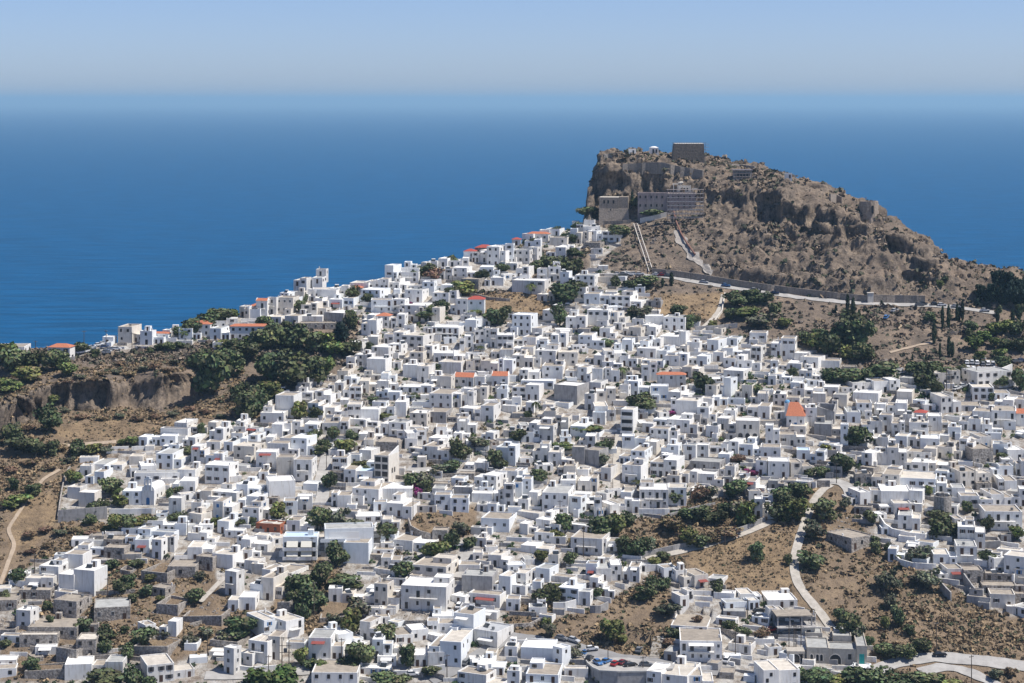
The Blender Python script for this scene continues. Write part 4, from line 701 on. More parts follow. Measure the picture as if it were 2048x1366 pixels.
# hall of three arches
ro, w, k, P = frame_at(1471.5, 1519, 881, 2, 'arcaded_hall'); plain(ro, w, 9, 7.6, M['cream'], M['rW'])
for x in (-.3,0,.3): arch('arch', ro, x*w, 0, 1.7, 2.7, .1)
for x in (-.12,.12): win(ro, x*w, 0, 5.2, .95, 1.6)
tag(ro, 'cream two-storey public hall with three arches along its ground floor', 'hall'); landmark('the three-arched hall', 1495, 865)
# sandstone building by the bottom road
ro, w, k, P = frame_at(1613, 1732, 1329, -3, 'sandstone_building'); m = mat('dressed_sandstone', (.47,.43,.37), var=.2, scale=1.2, stain=(.8,.78,.74)); s = w/480.
plain(ro, 178*s, 12, 5.0, m, M['rG'], -146*s); plain(ro, 216*s, 8, 4.8, m, M['rG'], 52*s, .25); plain(ro, 84*s, 16, 6.0, m, M['rG'], 203*s, -.3); plain(ro, 150*s, 5, 6.6, m, M['rG'], 60*s, 8.6); plain(ro, 140*s, 7, 6.2, m, M['rG'], -165*s, 12.4)
arch('arch', ro, -7*s, .25, 3.4, 2.9, .05, M['cream'])
for x in (-196,-150,-118): arch('window', ro, x*s, 0, .8, 1.9, 1.0)
win(ro, 108*s, .25, 2.4, 1, 1.7); b = MB(); b.box(-.75,.75,-.08,.02,0,3.4); b.box(-.03,.03,-.1,-.07,.1,3.3); b.build('door', M['teal'], ro, (203*s,-.3,.1))
tag(ro, 'pale sandstone building with one wide arch and a teal door beside the road', 'building'); landmark('the sandstone building', 1672, 1310)
ro, w, k, P = frame_at(1575, 1609, 1326, -6, 'arched_pavilion'); b = MB(); hh = 3.6
for x in (-w/2+.25, w/2-.25):
    for y in (.25, 4.2): b.box(x-.25, x+.25, y-.25, y+.25, -2, hh-.8)
b.build('pillars', m, ro); b = MB(); b.box(-w/2-.1, w/2+.1, -.1, 4.6, hh-.8, hh); b.build('roof', m, ro); arch('arch', ro, 0, .25, 2.2, 2.6, 0)
tag(ro, 'small open sandstone pavilion with arches beside the sandstone building', 'pavilion')
# unfinished concrete frame
ro, w, k, P = frame_at(1556, 1634, 1277, -12, 'unfinished_building'); g = M['grey']
for z, q, d0, d1 in ((3.1, .5, 0, 9), (6.3, .42, 2, 10)):
    b = MB(); b.box(-w*.5, w*q, d0, d1, z, z+.3); b.build('slab', M['rT'] if z > 4 else g, ro)
for x in (-.46,-.15,.15,.40):
    for y in (.4+2, 8.4): b = MB(); b.box(x*w-.2, x*w+.2, y-.2, y+.2, -2, 6.3); b.build('column', g, ro)
b = MB(); b.box(w*.12, w*.46, .8, 6, -2, 3.1); b.build('room', M['cream'], ro); win(ro, w*.3, .8, 1.7, 1.2, 1.4)
b = MB(); b.box(-w*.48, w*.1, .2, .45, -2, 1.3); b.build('parapet', g, ro); b = MB(); b.box(-w*.49, w*.45, 9.1, 9.35, -2, 6.2); b.build('back_wall', g, ro)
tag(ro, 'unfinished concrete frame building of bare slabs and columns beside the path', 'building'); landmark('the unfinished frame', 1595, 1255)
# four-storey concrete fronted house
ro, w, k, P = frame_at(748.5, 777, 969, 26, 'concrete_fronted_house'); plain(ro, w, 9, 10.6, M['cream'], M['rT'])
for r_ in range(4):
    for c in (-1,1): b = MB(); b.box(-w*.19, w*.19, -.06, .05, .35, 2.15); b.build('balcony_opening', M['dark'], ro, (c*w*.24, 0, r_*2.6))
b = MB(); b.hexa([(w/2-.02,.3,10.5),(w/2-.02,8.7,10.5),(w/2-.4,8.7,10.5),(w/2-.4,.3,10.5)][::-1], [(w/2-.02,.3,10.7),(w/2-.02,8.7,13),(w/2-.4,8.7,13),(w/2-.4,.3,10.7)][::-1]); b.build('gable', M['white'], ro)
for y in (3,5): arch('window', ro, w/2, y, .9, 1.8, 4).rotation_euler.z = R(90)
tag(ro, 'tall narrow concrete house with four floors of dark balcony openings', 'house'); landmark('the four-floor concrete house', 765, 945)
ro, w, k, P = frame_at(1241.5, 1266, 868, 14, 'balcony_house'); plain(ro, w, 8, 9.4, M['white'], M['rC'])
for r_ in range(3):
    b = MB(); b.box(-w*.48, w*.48, -1.3, 0, .0, .16); b.box(-w*.48, w*.48, -1.3, -1.2, .16, 1.0); b.build('balcony', M['white'], ro, (0,0,r_*2.9+.4)); b = MB(); b.box(-w*.42, w*.42, -.06, .02, .2, 2.2); b.build('glazing', M['dark'], ro, (0,0,r_*2.9+.4))
tag(ro, 'narrow white house with three stacked full-width balconies', 'house'); landmark('the stacked-balcony house', 1254, 845)
# polygonal apartment house with a pale blue roof
ro, w, k, P = frame_at(566, 634, 1122, 6, 'apartment_house'); plain(ro, w, 8, 8.2, M['white3'], M['rB'])
for r_ in (.6, 3.7):
    b = MB(); b.box(-w*.5, w*.5, -1.4, -.01, r_, r_+.2); b.box(-w*.5, w*.5, -1.4, -1.25, r_+.2, r_+1.1); b.build('balcony', M['white'], ro)
    for c in (-.22,.2): b = MB(); b.hexa([(c*w-1.9,-1.55,r_+1.25),(c*w+1.9,-1.55,r_+1.25),(c*w+1.9,-.2,r_+3),(c*w-1.9,-.2,r_+3)], [(c*w-1.9,-1.6,r_+1.3),(c*w+1.9,-1.6,r_+1.3),(c*w+1.9,-.2,r_+3.06),(c*w-1.9,-.2,r_+3.06)]); b.build('awning', mat('awning_cream', (.66,.63,.54)), ro)
    b = MB(); b.box(-w*.46, w*.46, -.06, .02, r_+.2, r_+2.6); b.build('glazing', M['dark'], ro)
child('stairwell', keep((lambda q: (q.box(-1,1,-1,1,0,1.9), q)[1])(MB()), 'stairwell', M['white']), ro, (w*.28, 4.5, 7.8))
tag(ro, 'modern white apartment house with a pale blue roof and cream awnings', 'house'); landmark('the pale-blue-roofed apartments', 600, 1090)
ro, w, k, P = frame_at(650, 747, 1106, -2, 'long_house'); plain(ro, w, 9, 8.4, M['white3'], M['rG']); b = MB(); b.box(-w*.5-1.5, w*.22, -2, 0, 4.2, 4.5); b.box(-w*.5-1.5, w*.22, -2, -1.85, 4.5, 5.4); b.build('balcony', M['white3'], ro)
b = MB(); b.box(-w*.42, w*.2, -.06, .02, 4.6, 7.2); b.build('glazing', M['awwhite'], ro)
tag(ro, 'long house with a wide flat grey roof and a deep front balcony', 'house'); landmark('the long grey-roofed house', 698, 1075)
ro, w, k, P = frame_at(512, 560, 1068, 24, 'brick_house'); plain(ro, w, 5.5, 3.6, M['brick'], M['rC'])
child('door', DOOR[0], ro, (0,0,.1), (1,1,2.1)); win(ro, -w*.3, 0, 1.9); win(ro, w*.3, 0, 1.9); win(ro, w/2, 1.5, 1.9, rz=R(90)); win(ro, w/2, 3.8, 1.9, rz=R(90))
tag(ro, 'low house of unplastered orange brick with a flat cream roof', 'house'); landmark('the orange brick house', 536, 1055)
for nm, x, y in (('the lone orange-roofed ridge house',122,695),('the long orange-roofed house',498,660),('the tall ridge cube',783,540),('the red-roofed square house',950,605),('the big orange roof',1342,745),
    ('the tall blank grey facade',1130,790),('the lone three-storey house',1566,695),('the long balcony house',1308,990),('the twin-red-awning house',672,1290),('the two-door white house',902,1008),('the chimney-and-awning house',1394,1160),('the platform villa',175,990),('the highest white cluster',1190,460),('the roofless ruins',340,1160),('the parking terrace',1230,1330),('the wide tan-roofed house',866,1150),('the cream house by car lot',1892,755)): landmark(nm, x, y)

# ------------------------------------------------------------------ walls, roads, paths
def polyline(pts, step=6):
    o = []
    for (a, b) in zip(pts[:-1], pts[1:]):
        n = max(1, int(math.hypot(b[0]-a[0], b[1]-a[1])/step))
        o += [(a[0]+(b[0]-a[0])*i/n, a[1]+(b[1]-a[1])*i/n) for i in range(n)]
    return o + [pts[-1]]
def wall(name, label, pts, h, m, th=.45, cat='wall', cap=None):
    P = [hit(*p) for p in polyline(pts, 8)]; b = MB()
    for i in range(len(P)-1):
        a, c = P[i], P[i+1]; n = Vector((c.y-a.y, a.x-c.x, 0)).normalized()*th/2
        b.hexa([a-n-Vector((0,0,2.5)), c-n-Vector((0,0,2.5)), c+n-Vector((0,0,2.5)), a+n-Vector((0,0,2.5))], [a-n+Vector((0,0,h)), c-n+Vector((0,0,h)), c+n+Vector((0,0,h)), a+n+Vector((0,0,h))])
    o = b.build(name, m); tag(o, label, cat); return o
def ribbon(name, label, pts, width, m, lift=.28):
    C = [hit(*p) for p in polyline(pts, 5)]; S = []
    for q in C:                                          # even steps on the ground
        if not S or (q-S[-1]).length > 1.2: S.append(q)
    vs = []; fs = []; nl = 5
    for _ in range(3): S = [S[0]] + [(S[i-1]+S[i]*2+S[i+1])/4 for i in range(1, len(S)-1)] + [S[-1]]
    for i, q in enumerate(S):
        d = (S[min(i+1,len(S)-1)]-S[max(i-1,0)]); n = Vector((-d.y, d.x, 0)).normalized()
        for j in range(nl):
            p = q + n*(width*(j/(nl-1)-.5) if m is not M['rubble'] else width*(.55+.9*math.sin(i*.37)**2*abs(math.sin(i*.113+.6))+.25*math.sin(i*1.7))*(j/(nl-1)-.5)); vs.append((p.x, p.y, max(ground(p.x, p.y), ground(q.x, q.y)-1.2)+lift))
    for i in range(len(S)-1):
        for j in range(nl-1): a = i*nl+j; fs.append((a, a+1, a+nl+1, a+nl))
    me = bpy.data.meshes.new(name); me.from_pydata(vs, [], fs); me.materials.append(m); me.update()
    return tag(link(name, me), label, None, None, 'structure')
ribbon('road', 'asphalt road along the lower edge of the town', [(1000,1272),(1060,1283),(1130,1292),(1180,1306),(1230,1318),(1300,1327),(1380,1338),(1470,1345)], 5.5, M['asph'])
ribbon('road', 'concrete road entering at the lower right', [(1730,1352),(1790,1328),(1850,1316),(1900,1316),(1980,1325),(2080,1338)], 5.5, M['road'])
ribbon('road', 'side lane branching from the lower right road', [(1840,1345),(1890,1333),(1940,1346),(2000,1375)], 4.5, M['road'])
ribbon('road', 'coast road below the rocky headland', [(1195,552),(1240,551),(1305,551),(1350,557),(1400,566),(1450,574),(1500,582),(1600,596),(1700,606),(1760,609),(1850,611),(1920,616),(2000,628)], 3.6, M['road'])
ribbon('street', 'street climbing between houses at the bottom', [(860,1362),(900,1345),(960,1310),(1000,1285),(1012,1268)], 5, M['asph'])
ribbon('street', 'street beside the wide white house', [(890,1215),(905,1190),(915,1165),(918,1145)], 4.5, M['road'])
ribbon('street', 'street climbing past the four-floor concrete house', [(640,1010),(648,985),(640,965),(648,940),(655,905)], 4.5, M['road'])
ribbon('street', 'lane at the bottom left corner houses', [(410,1352),(470,1352),(540,1347),(620,1342)], 4.5, M['road'])
ribbon('street', 'concrete yard lane by the tree fork', [(1640,965),(1665,962),(1690,968),(1702,985),(1704,1010)], 5, M['road'])
ribbon('street', 'stepped lane in the middle of the town', [(1234,985),(1232,930),(1236,880),(1240,850)], 2.6, M['path'])
ribbon('street', 'lane in front of the low terraces', [(815,938),(880,942),(960,945),(1010,946)], 4, M['road'])
ribbon('street', 'lane below the dry field', [(900,1130),(935,1112),(950,1095),(960,1070)], 4, M['road'])
ribbon('street', 'lane winding left of the apartment house', [(560,1190),(582,1160),(590,1135),(560,1120)], 3.6, M['path'])
ribbon('path', 'pale stone path climbing the slope on the right', [(1662,1256),(1640,1225),(1610,1190),(1594,1165),(1588,1140),(1590,1110),(1600,1075),(1612,1040),(1625,1005),(1645,980),(1662,970)], 3.0, M['path'])
ribbon('path', 'walled path rising to the right above the field', [(1290,1117),(1340,1108),(1400,1096),(1440,1084),(1490,1068),(1530,1050),(1545,1042)], 2.6, M['path'])
ribbon('path', 'dirt track crossing the left slope', [(30,902),(90,894),(150,890),(200,887),(238,884)], 2.4, M['dirt'])
ribbon('path', 'dirt trail through the left fields', [(0,1170),(30,1090),(15,1060),(35,1030),(55,1000),(85,960),(120,940)], 1.4, M['dirt'])
ribbon('path', 'curved footpath beside the ploughed field', [(1395,665),(1420,645),(1440,620),(1447,590)], 2.2, M['path'])
ribbon('path', 'dirt trail among the cypresses', [(1780,706),(1820,695),(1870,684)], 1.6, M['dirt'])
ribbon('path', 'path winding among the bottom left ruins', [(0,1190),(20,1172),(60,1160),(110,1145),(190,1110),(250,1105)], 2.2, M['path'])
ribbon('path', 'steep path from the houses up to the ruined gate', [(400,1205),(425,1180),(450,1155)], 2.0, M['path'])
ribbon('path', 'footpath zigzagging up the headland under the monastery', [(1285,447),(1310,440),(1333,434)], 1.4, M['dirt'])
ribbon('rubble_chute', 'grey rubble chute spilling down the headland', [(1352,462),(1361,480),(1378,505),(1400,528),(1424,549)], 4.0, M['rubble'], .4)
gw = M['grey']; sw = M['stone']; ww = M['white']
rw = mat('retaining_wall_stone', (.35,.295,.245), col2=(.24,.205,.17), scale=1.5, bump=.8, stain=(.8,.78,.76))
wall('retaining_wall', 'long brown retaining wall above the coast road, left stretch', [(1305,549),(1350,554),(1400,561),(1500,577),(1600,590),(1690,600),(1735,604)], 3.0, rw, .7)
wall('retaining_wall', 'brown retaining wall above the coast road, right stretch past the gap', [(1748,605),(1790,606),(1850,607)], 3.6, rw, .7)
b = MB(); P = hit(1741, 605); b.box(-1.3,1.3,-.6,1.2,-2,4.2); b.box(-1.5,1.5,-.75,1.35,4.2,4.5); tag(b.build('gatepost', M['cream'], None, P), 'pale block pillar between the two retaining walls of the coast road', 'pillar')
wall('boundary_wall', 'tall concrete wall along the upper side of the walled path', [(1278,1118),(1300,1112),(1340,1103),(1400,1090),(1440,1078),(1490,1062),(1530,1044)], 1.9, gw)
wall('platform_wall', 'dark shaded platform wall in front of the white villa', [(116,1045),(150,1042),(182,1040),(214,1037)], 4.3, gw)
wall('platform_wall', 'white platform wall in front of the barrel-vaulted church', [(218,1030),(260,1030),(311,1028)], 2.2, ww)
wall('garden_wall', 'stone garden wall on the left side of the villa platform', [(116,1040),(120,1010),(124,985),(130,955),(140,940)], 1.5, sw)
wall('terrace_wall', 'curved white terrace wall below the house with red awning', [(1759,1045),(1770,1062),(1785,1072),(1820,1080),(1850,1083),(1863,1075)], 2.6, ww)
wall('terrace_wall', 'curving white terrace wall in front of the olive tree', [(1787,1118),(1800,1130),(1825,1137),(1872,1140)], 2.0, ww)
wall('terrace_wall', 'white wall under the long balcony house', [(1278,1030),(1310,1030),(1339,1030)], 2.2, ww)
wall('terrace_wall', 'concrete wall edging the bushes near the long white house', [(1340,1034),(1370,1026),(1400,1018),(1430,1012)], 1.3, gw)
wall('terrace_wall', 'round stone wall holding up the dry golden field', [(817,1050),(822,1066),(840,1076),(862,1082)], 2.6, sw)
wall('terrace_wall', 'white stepped wall below the house beside the bottom dry slope', [(1106,1222),(1130,1222),(1152,1216)], 2.8, ww)
wall('terrace_wall', 'concrete wall under the small trees below that stepped wall', [(1180,1226),(1200,1226),(1216,1218)], 2.4, gw)
wall('garden_wall', 'low stone wall on the bare slope left of the stairs', [(1020,1258),(1060,1256),(1080,1246)], 1.6, sw)
wall('terrace_wall', 'stone wall of the ruined terrace at the right slope', [(1928,1166),(1945,1190),(1950,1196)], 3.2, gw)
wall('terrace_wall', 'high concrete wall below the shed at the right slope', [(1880,1180),(1892,1194),(1902,1204)], 3.2, gw)
wall('garden_wall', 'pale curved wall of the ploughed field near the upper houses', [(1400,668),(1425,652),(1444,625),(1450,590)], 1.2, M['cream'])
wall('garden_wall', 'long concrete wall at the upper edge of the right houses', [(1390,662),(1430,660),(1475,655)], 2.0, gw)
wall('yard_wall', 'white wall of the long yard beside the car lot', [(1952,770),(1975,762),(2000,752),(2024,742)], 3.0, ww)
wall('yard_wall', 'grey yard wall at the right edge', [(2018,790),(2048,798),(2080,806)], 2.2, gw)
wall('yard_wall', 'white wall along the lane at the bottom left corner', [(450,1338),(500,1344),(560,1340)], 1.6, ww)
wall('terrace_wall', 'dark wall of the garden terrace under the left ridge trees', [(48,735),(80,732),(118,728),(150,722)], 2.0, gw)
wall('yard_wall', 'white yard wall in front of the two-storey tan-roofed corner house', [(820,1352),(860,1346),(890,1342)], 2.0, ww)
wall('terrace_wall', 'low stone terrace wall by the tree group on the fork', [(1600,985),(1630,975),(1660,975)], 2.6, sw)
for i, (pts, lb) in enumerate([([(770,955),(820,960),(880,955),(960,952)],'low stone wall beside the lane in front of the terraces'),([(940,590),(980,600),(1020,603)],'rubble wall around the bare plot near the ridge'),([(300,1262),(330,1270),(335,1262)],'low ruined stone wall behind the gabled house'),([(20,1250),(60,1262),(110,1268)],'low stone wall among the bottom left ruins'),([(130,1195),(200,1190),(270,1186)],'low rubble wall beside the long stone shed'),([(60,1300),(110,1305),(160,1300)],'tumbled stone wall at the bottom left corner'),([(380,1255),(420,1245),(460,1235)],'crumbling stone wall right of the roofless ruins')]): wall('garden_wall', lb, pts, 1.3, sw, .5)
# parking terrace
z0 = hit(1250, 1318).z+.35
PT = [at_z(x, y, z0) for (x, y) in ((1166,1303),(1168,1316),(1176,1328),(1186,1337),(1200,1343),(1235,1345),(1294,1344),(1345,1338),(1350,1328),(1300,1322),(1240,1312),(1200,1306))]
ro = empty('parking_terrace', PT[4] - Vector((0,0,6))); off = Vector(ro.location)
b = MB(); b.hexa([p-off-Vector((0,0,7)) for p in PT], [p-off for p in PT]); b.build('retaining_wall', gw, ro)
c0 = sum(PT, Vector())/len(PT); b = MB(); b.face([(p+(c0-p)*.01-off)+Vector((0,0,.004)) for p in PT]); b.build('deck', M['road'], ro)
b = MB()
for i in range(1,7):
    a, c = PT[i]-off, PT[i+1]-off; n = Vector((c.y-a.y, a.x-c.x, 0)).normalized()*.15; b.hexa([a-n,c-n,c+n,a+n], [v+Vector((0,0,.45)) for v in (a-n,c-n,c+n,a+n)])
b.build('kerb', M['kerb'], ro); tag(ro, 'curved parking terrace on a tall grey concrete retaining wall', 'parking terrace')
# stairs beside it
b = MB(); A = hit(1308, 1318); B2 = hit(1318, 1274); n = 16
for i in range(n):
    p = A.lerp(B2, i/n); q = A.lerp(B2, (i+1)/n); p.z = max(ground(p.x,p.y), p.z); b.box(p.x-1.5, p.x+1.5, p.y, q.y+.15, p.z-1, p.z+.45)
tag(b.build('outdoor_stairs', M['path']), 'straight flight of stone steps climbing beside the dark overhang', 'stairs')

# ------------------------------------------------------------------ the rock: fort, monastery, tower
def tubes(b, x0, x1, y, z0, z1, nx, nz, r=.11):
    for i in range(nx+1): x = x0+(x1-x0)*i/nx; b.bar((x,y,z0), (x,y,z1), r, 0, 4)
    for j in range(nz+1): z = z0+(z1-z0)*j/nz; b.bar((x0-.4,y,z), (x1+.4,y,z), r, 0, 4)
ro, w, k, P = frame_at(1198, 1256, 444, 4, 'fort_house'); h = 49/k
b = MB(); b.hexa([(-w/2,-2,-4),(w/2+1.5,-2,-4),(w/2+1.5,9,-4),(-w/2,9,-4)], [(-w/2,0,h*.55),(w/2,0,h*.55),(w/2,9,h*.55),(-w/2,9,h*.55)]); b.box(-w/2+.003, w*.18, .003, 8.9, h*.55, h); b.box(w*.18, w/2-.003, .6, 8.8, h*.55, h*1.02); b.build('wall', rw, ro)
b = MB(); b.box(-w/2+.2, w*.17, .2, 8.7, h, h+.12); b.build('roof', M['rC'], ro)
for x in (-.32,-.18,0): win(ro, x*w, 0, h*.82, .9, 1.7)
win(ro, -.1*w, -.3, h*.5, .6, .8); tag(ro, 'tall brown stone fort house with a battered base under the cliff', 'fort'); landmark('the stone fort house', 1226, 420)
ro, w, k, P = frame_at(1275, 1390, 424, 0, 'monastery'); u = 1/k
plain(ro, 62*u, 9, 38*u, M['pink'], M['rC'], -26*u, 0, foot=6); plain(ro, 54*u, 9, 38*u, M['pink'], M['rC'], 32*u, -.6, foot=8)
for x in range(-52,60,11): win(ro, x*u, 0 if x < 5 else -.6, 30*u, .8, 1.3); win(ro, x*u, 0 if x < 5 else -.6, 13*u, .8, 1.3)
tag(ro, 'long pinkish monastery building on the cliff ledge', 'monastery'); landmark('the long monastery', 1330, 405)
ro, w, k, P = frame_at(1338, 1388, 388, 0, 'monastery_church', CAMH-188*(P.y+8.5)/F); plain(ro, 26*u, 7, 17*u, M['cream'], M['rC'], 6*u, .6); plain(ro, 20*u, 6, 12*u, M['cream'], M['rC'], 31*u, 1)
b = MB(); b.lathe([(1.9,16*u),(1.9,23*u),(2.2,23*u),(.1,28*u)], 12, c=(-2*u,4)); b.build('drum', M['cream'], ro)
b = MB()
for x in (-16,-8): b.box((x-1)*u, (x+1)*u, 1, 1.7, 4*u, 19*u)
b.box(-18*u, -6*u, .9, 1.8, 19*u, 21*u); b.build('belfry', M['cream'], ro)
for x in (0,6,12): arch('window', ro, x*u, .6, .8, 1.6, 6*u)
tag(ro, 'pale domed church with an open bell gable behind the monastery front', 'church')
ro, w, k, P = frame_at(1335, 1406, 441, 0, 'scaffolding'); hh = 62/k
for d in (-1.5, -.2): b = MB(); tubes(b, -w/2, w/2, d, -1, hh, 12, 8); b.build('tubes', M['metal'], ro)
for j in range(1,8): b = MB(); b.box(-w/2, w/2, -1.45, -.25, hh*j/8-.32, hh*j/8); b.build('platform', M['cream'], ro)
tag(ro, 'tall tube scaffolding in front of the right end of the monastery', 'scaffolding')
ro, w, k, P = frame_at(1347, 1408, 319, -4, 'fortress_tower'); hh = 31/k
b = MB(); b.hexa([(-w/2-1,-1.2,-4),(w/2+.4,-1.2,-4),(w/2+.4,13,-4),(-w/2-1,13,-4)], [(-w/2+.6,0,hh),(w/2,0,hh),(w/2,12,hh),(-w/2+.6,12,hh)]); b.build('wall', mat('tower_masonry', (.17,.145,.125), col2=(.10,.085,.075), scale=1.2, bump=.8), ro)
b = MB(); b.box(-w/2+.7, w/2-.1, .1, 11.9, hh, hh+.25); b.build('roof', M['rC'], ro)
b = MB(); tubes(b, -w/2-.6, w/2+.6, -1.9, -2, hh+.8, 14, 6, .05); b.build('scaffold_tubes', M['rail'], ro)
b = MB()
for j in range(1,6): b.bar((w/2+.6,-1.9,hh*j/5), (w/2+2.6,-1.9,hh*j/5), .08); b.bar((w/2+.9,-1.9,hh*j/5), (w/2+.9,12,hh*j/5), .08)
b.build('scaffold_braces', M['metal'], ro); tag(ro, 'dark square tower wrapped in scaffolding on top of the rock', 'tower'); landmark('the scaffolded tower', 1378, 303)
ro, w, k, P = frame_at(1297, 1318, 306, 0, 'hilltop_chapel'); b = MB(); b.hexa([(-w/2,0,-2),(w/2,0,-2),(w/2,6,-2),(-w/2,6,-2)], [(-w/2+.5,0,2.8),(w/2-.3,0,2.8),(w/2-.3,6,2.8),(-w/2+.5,6,2.8)]); b.build('wall', M['white'], ro); b = MB(); b.lathe([(2.0*math.cos(t),2.7+.7*math.sin(t)) for t in (0,.4,.8,1.2,1.5)], 14, c=(0,3)); b.build('dome', M['white'], ro)
child('door', DOOR[1], ro, (-.2,0,.1), (.9,1,1.9)); child('door', DOOR[1], ro, (1.4,0,.1), (.8,1,1.8)); tag(ro, 'tiny white chapel with a low dome on the summit of the rock', 'chapel')
ro, w, k, P = frame_at(1257, 1272, 308, -8, 'hilltop_hut'); plain(ro, w, 4, 2.6, M['white'], M['rW']); child('door', DOOR[1], ro, (.6,0,.1), (.8,1,1.8)); tag(ro, 'small white hut at the left end of the rock summit', 'hut')
ro, w, k, P = frame_at(1569, 1584, 357, 0, 'lookout_hut'); plain(ro, w, 3.5, 2.6, M['white'], M['rW']); child('door', DOOR[1], ro, (.8,0,.1), (.8,1,1.8)); tag(ro, 'small white hut alone on the right skyline of the rock', 'hut')
ro, w, k, P = frame_at(1718, 1757, 437, 0, 'bastion'); hh = 34/k; b = MB(); b.lathe([(w*.56,-5),(w*.52,0),(w*.49,hh*.6),(w*.48,hh),(w*.4,hh),(w*.4,hh-.5)], 14, c=(0,w*.5)); b.build('wall', mat('bastion_stone', (.40,.33,.26), col2=(.26,.21,.165), scale=1.2, bump=.8, stain=(.8,.76,.72)), ro); b = MB(); b.box(-.5,.5,-.6,.1,hh*.3,hh*.75); b.build('opening', M['dark'], ro, (w*.2,w*.05,0)); tag(ro, 'brown stone bastion at the right shoulder of the rock', 'bastion'); landmark('the stone bastion', 1737, 420)
ro, w, k, P = frame_at(1467, 1503, 356, -6, 'ruined_gatehouse'); hh = 17/k; b = MB(); b.box(-w/2, w/2, 0, 5, -3, hh*.8); b.build('wall', M['stone'], ro); b = MB(); b.box(-w*.35, w*.4, -.08, .02, 0, hh*.6); b.build('opening', M['dark'], ro); b = MB(); tubes(b, -w/2, w/2, -.8, -1, hh*.9, 6, 3); b.box(-w/2-.5, w/2+.5, -1, 5, hh*.9, hh); b.build('shelter', M['metal'], ro); tag(ro, 'dark ruined gatehouse under a steel shelter on the rock', 'ruin')
wall('fortress_wall', 'long fortress wall along the top of the cliff', [(1245,341),(1275,340),(1300,338),(1325,338),(1340,342),(1370,348),(1406,354)], 3.4, mat('fortress_masonry', (.27,.24,.21), col2=(.19,.17,.15), scale=1.3, bump=.6), .8)
wall('fortress_wall', 'low broken fortress wall on the left summit', [(1208,313),(1225,311),(1240,310)], 1.2, sw, .7)
wall('fortress_wall', 'low wall right of the tower on the skyline', [(1455,332),(1480,333),(1510,337)], 1.2, sw, .7)
wall('fortress_wall', 'brown wall stub above the bastion', [(1660,402),(1672,402),(1684,408)], 3.4, rw, .7)
wall('fortress_wall', 'terrace wall under the fort house', [(1190,447),(1230,448),(1262,446)], 1.6, rw, .7)
wall('fortress_wall', 'cream terrace wall below the monastery', [(1280,446),(1310,440),(1333,434)], 2.4, M['cream'], .7)
# goods track up to the fort and the pipe chute
A = [hit(x, y) for x, y in ((1271,452),(1280,480),(1290,510),(1302,548))]
b = MB()
for s in (-.9,.9):
    for i in range(3): b.bar(A[i]+Vector((s,0,1.2)), A[i+1]+Vector((s,0,1.2)), .22)
rr = b.build('rail', M['cream']); 
ro = empty('inclined_track', A[3]); rr.parent = ro; rr.location = -Vector(ro.location); b = MB()
for i in range(3):
    for t in range(8):
        p = A[i].lerp(A[i+1], t/8)+Vector((0,0,1.1)); b.bar(p-Vector((.9,0,0)), p+Vector((.9,0,0)), .1); b.bar(p-Vector((0,0,2)), p, .1)
s = b.build('sleepers', M['metal'], ro, -Vector(ro.location)); tag(ro, 'pale twin-rail goods track climbing straight to the fort house', 'track')
A = [hit(x, y) for x, y in ((1347,428),(1353,450),(1362,472),(1376,495),(1390,514))]; b = MB()
for i in range(4): b.bar(A[i]+Vector((0,0,1.3)), A[i+1]+Vector((0,0,1.3)), .45, 0, 8)
tag(b.build('debris_chute', mat('chute_brown', (.24,.13,.10), var=.2, scale=1)), 'brown debris chute running down from the monastery scaffolding', 'chute')
# ------------------------------------------------------------------ vegetation
def leaf_cloud(lobes, n, size, base, spread, seed, flat=1.0, shell=.55):
    """many leaf-sized quads through the volume of several lobes; returns verts, faces, colours"""
    r = np.random.RandomState(seed); lo = np.array(lobes, float); vol = lo[:,3]*lo[:,4]; pick = r.choice(len(lo), n, p=vol/vol.sum())
    d = r.normal(size=(n,3)); d /= np.linalg.norm(d, axis=1)[:,None]; rad = shell+(1-shell)*r.rand(n)**.6
    rad *= 1 + .22*(vnoise(d*2.3+lo[pick,:3]*7, 1, seed)-.5)*2
    L = lo[pick]; c = L[:,:3] + d*rad[:,None]*np.stack([L[:,3],L[:,3],L[:,4]],1)
    nv = d + r.normal(size=(n,3))*.55; nv /= np.linalg.norm(nv,axis=1)[:,None]
    a = np.cross(nv, r.normal(size=(n,3))); a /= np.linalg.norm(a,axis=1)[:,None]+1e-9; b = np.cross(nv, a)
    s = size*(.6+.8*r.rand(n))[:,None]
    V = np.stack([c-a*s-b*s*.6, c+a*s*.9-b*s, c+a*s+b*s*.7, c-a*s*.7+b*s], 1).reshape(-1,3)
    Fc = np.arange(n*4).reshape(n,4)
    lt = r.rand(len(lo))*.5+.75; t = lt[pick]*(.7+.6*r.rand(n)); t[r.rand(n) < .12] *= 1.5
    col = np.array(base)[None]*t[:,None]*(1+spread*(r.rand(n,3)-.5))
    return V, Fc, np.repeat(np.clip(col,0,1), 4, 0)
def crown(name, *a, **k):
    V, Fc, C = leaf_cloud(*a, **k); me = fast_mesh(name, V, Fc, [M['leaf']]); set_attr(me, 'tint', C); return me
def lobes_round(seed, n=9, lo=.20, hi=.78, r0=.17, r1=.28, w=.31):
    q = random.Random(seed); L = [(0,0,.48,.30,.36)]
    for i in range(n): a = i*2.4+q.random(); d = w*q.uniform(.55,1.05); L.append((d*math.cos(a), d*math.sin(a), q.uniform(lo,hi), q.uniform(r0,r1), q.uniform(r0,r1)*.85))
    return L
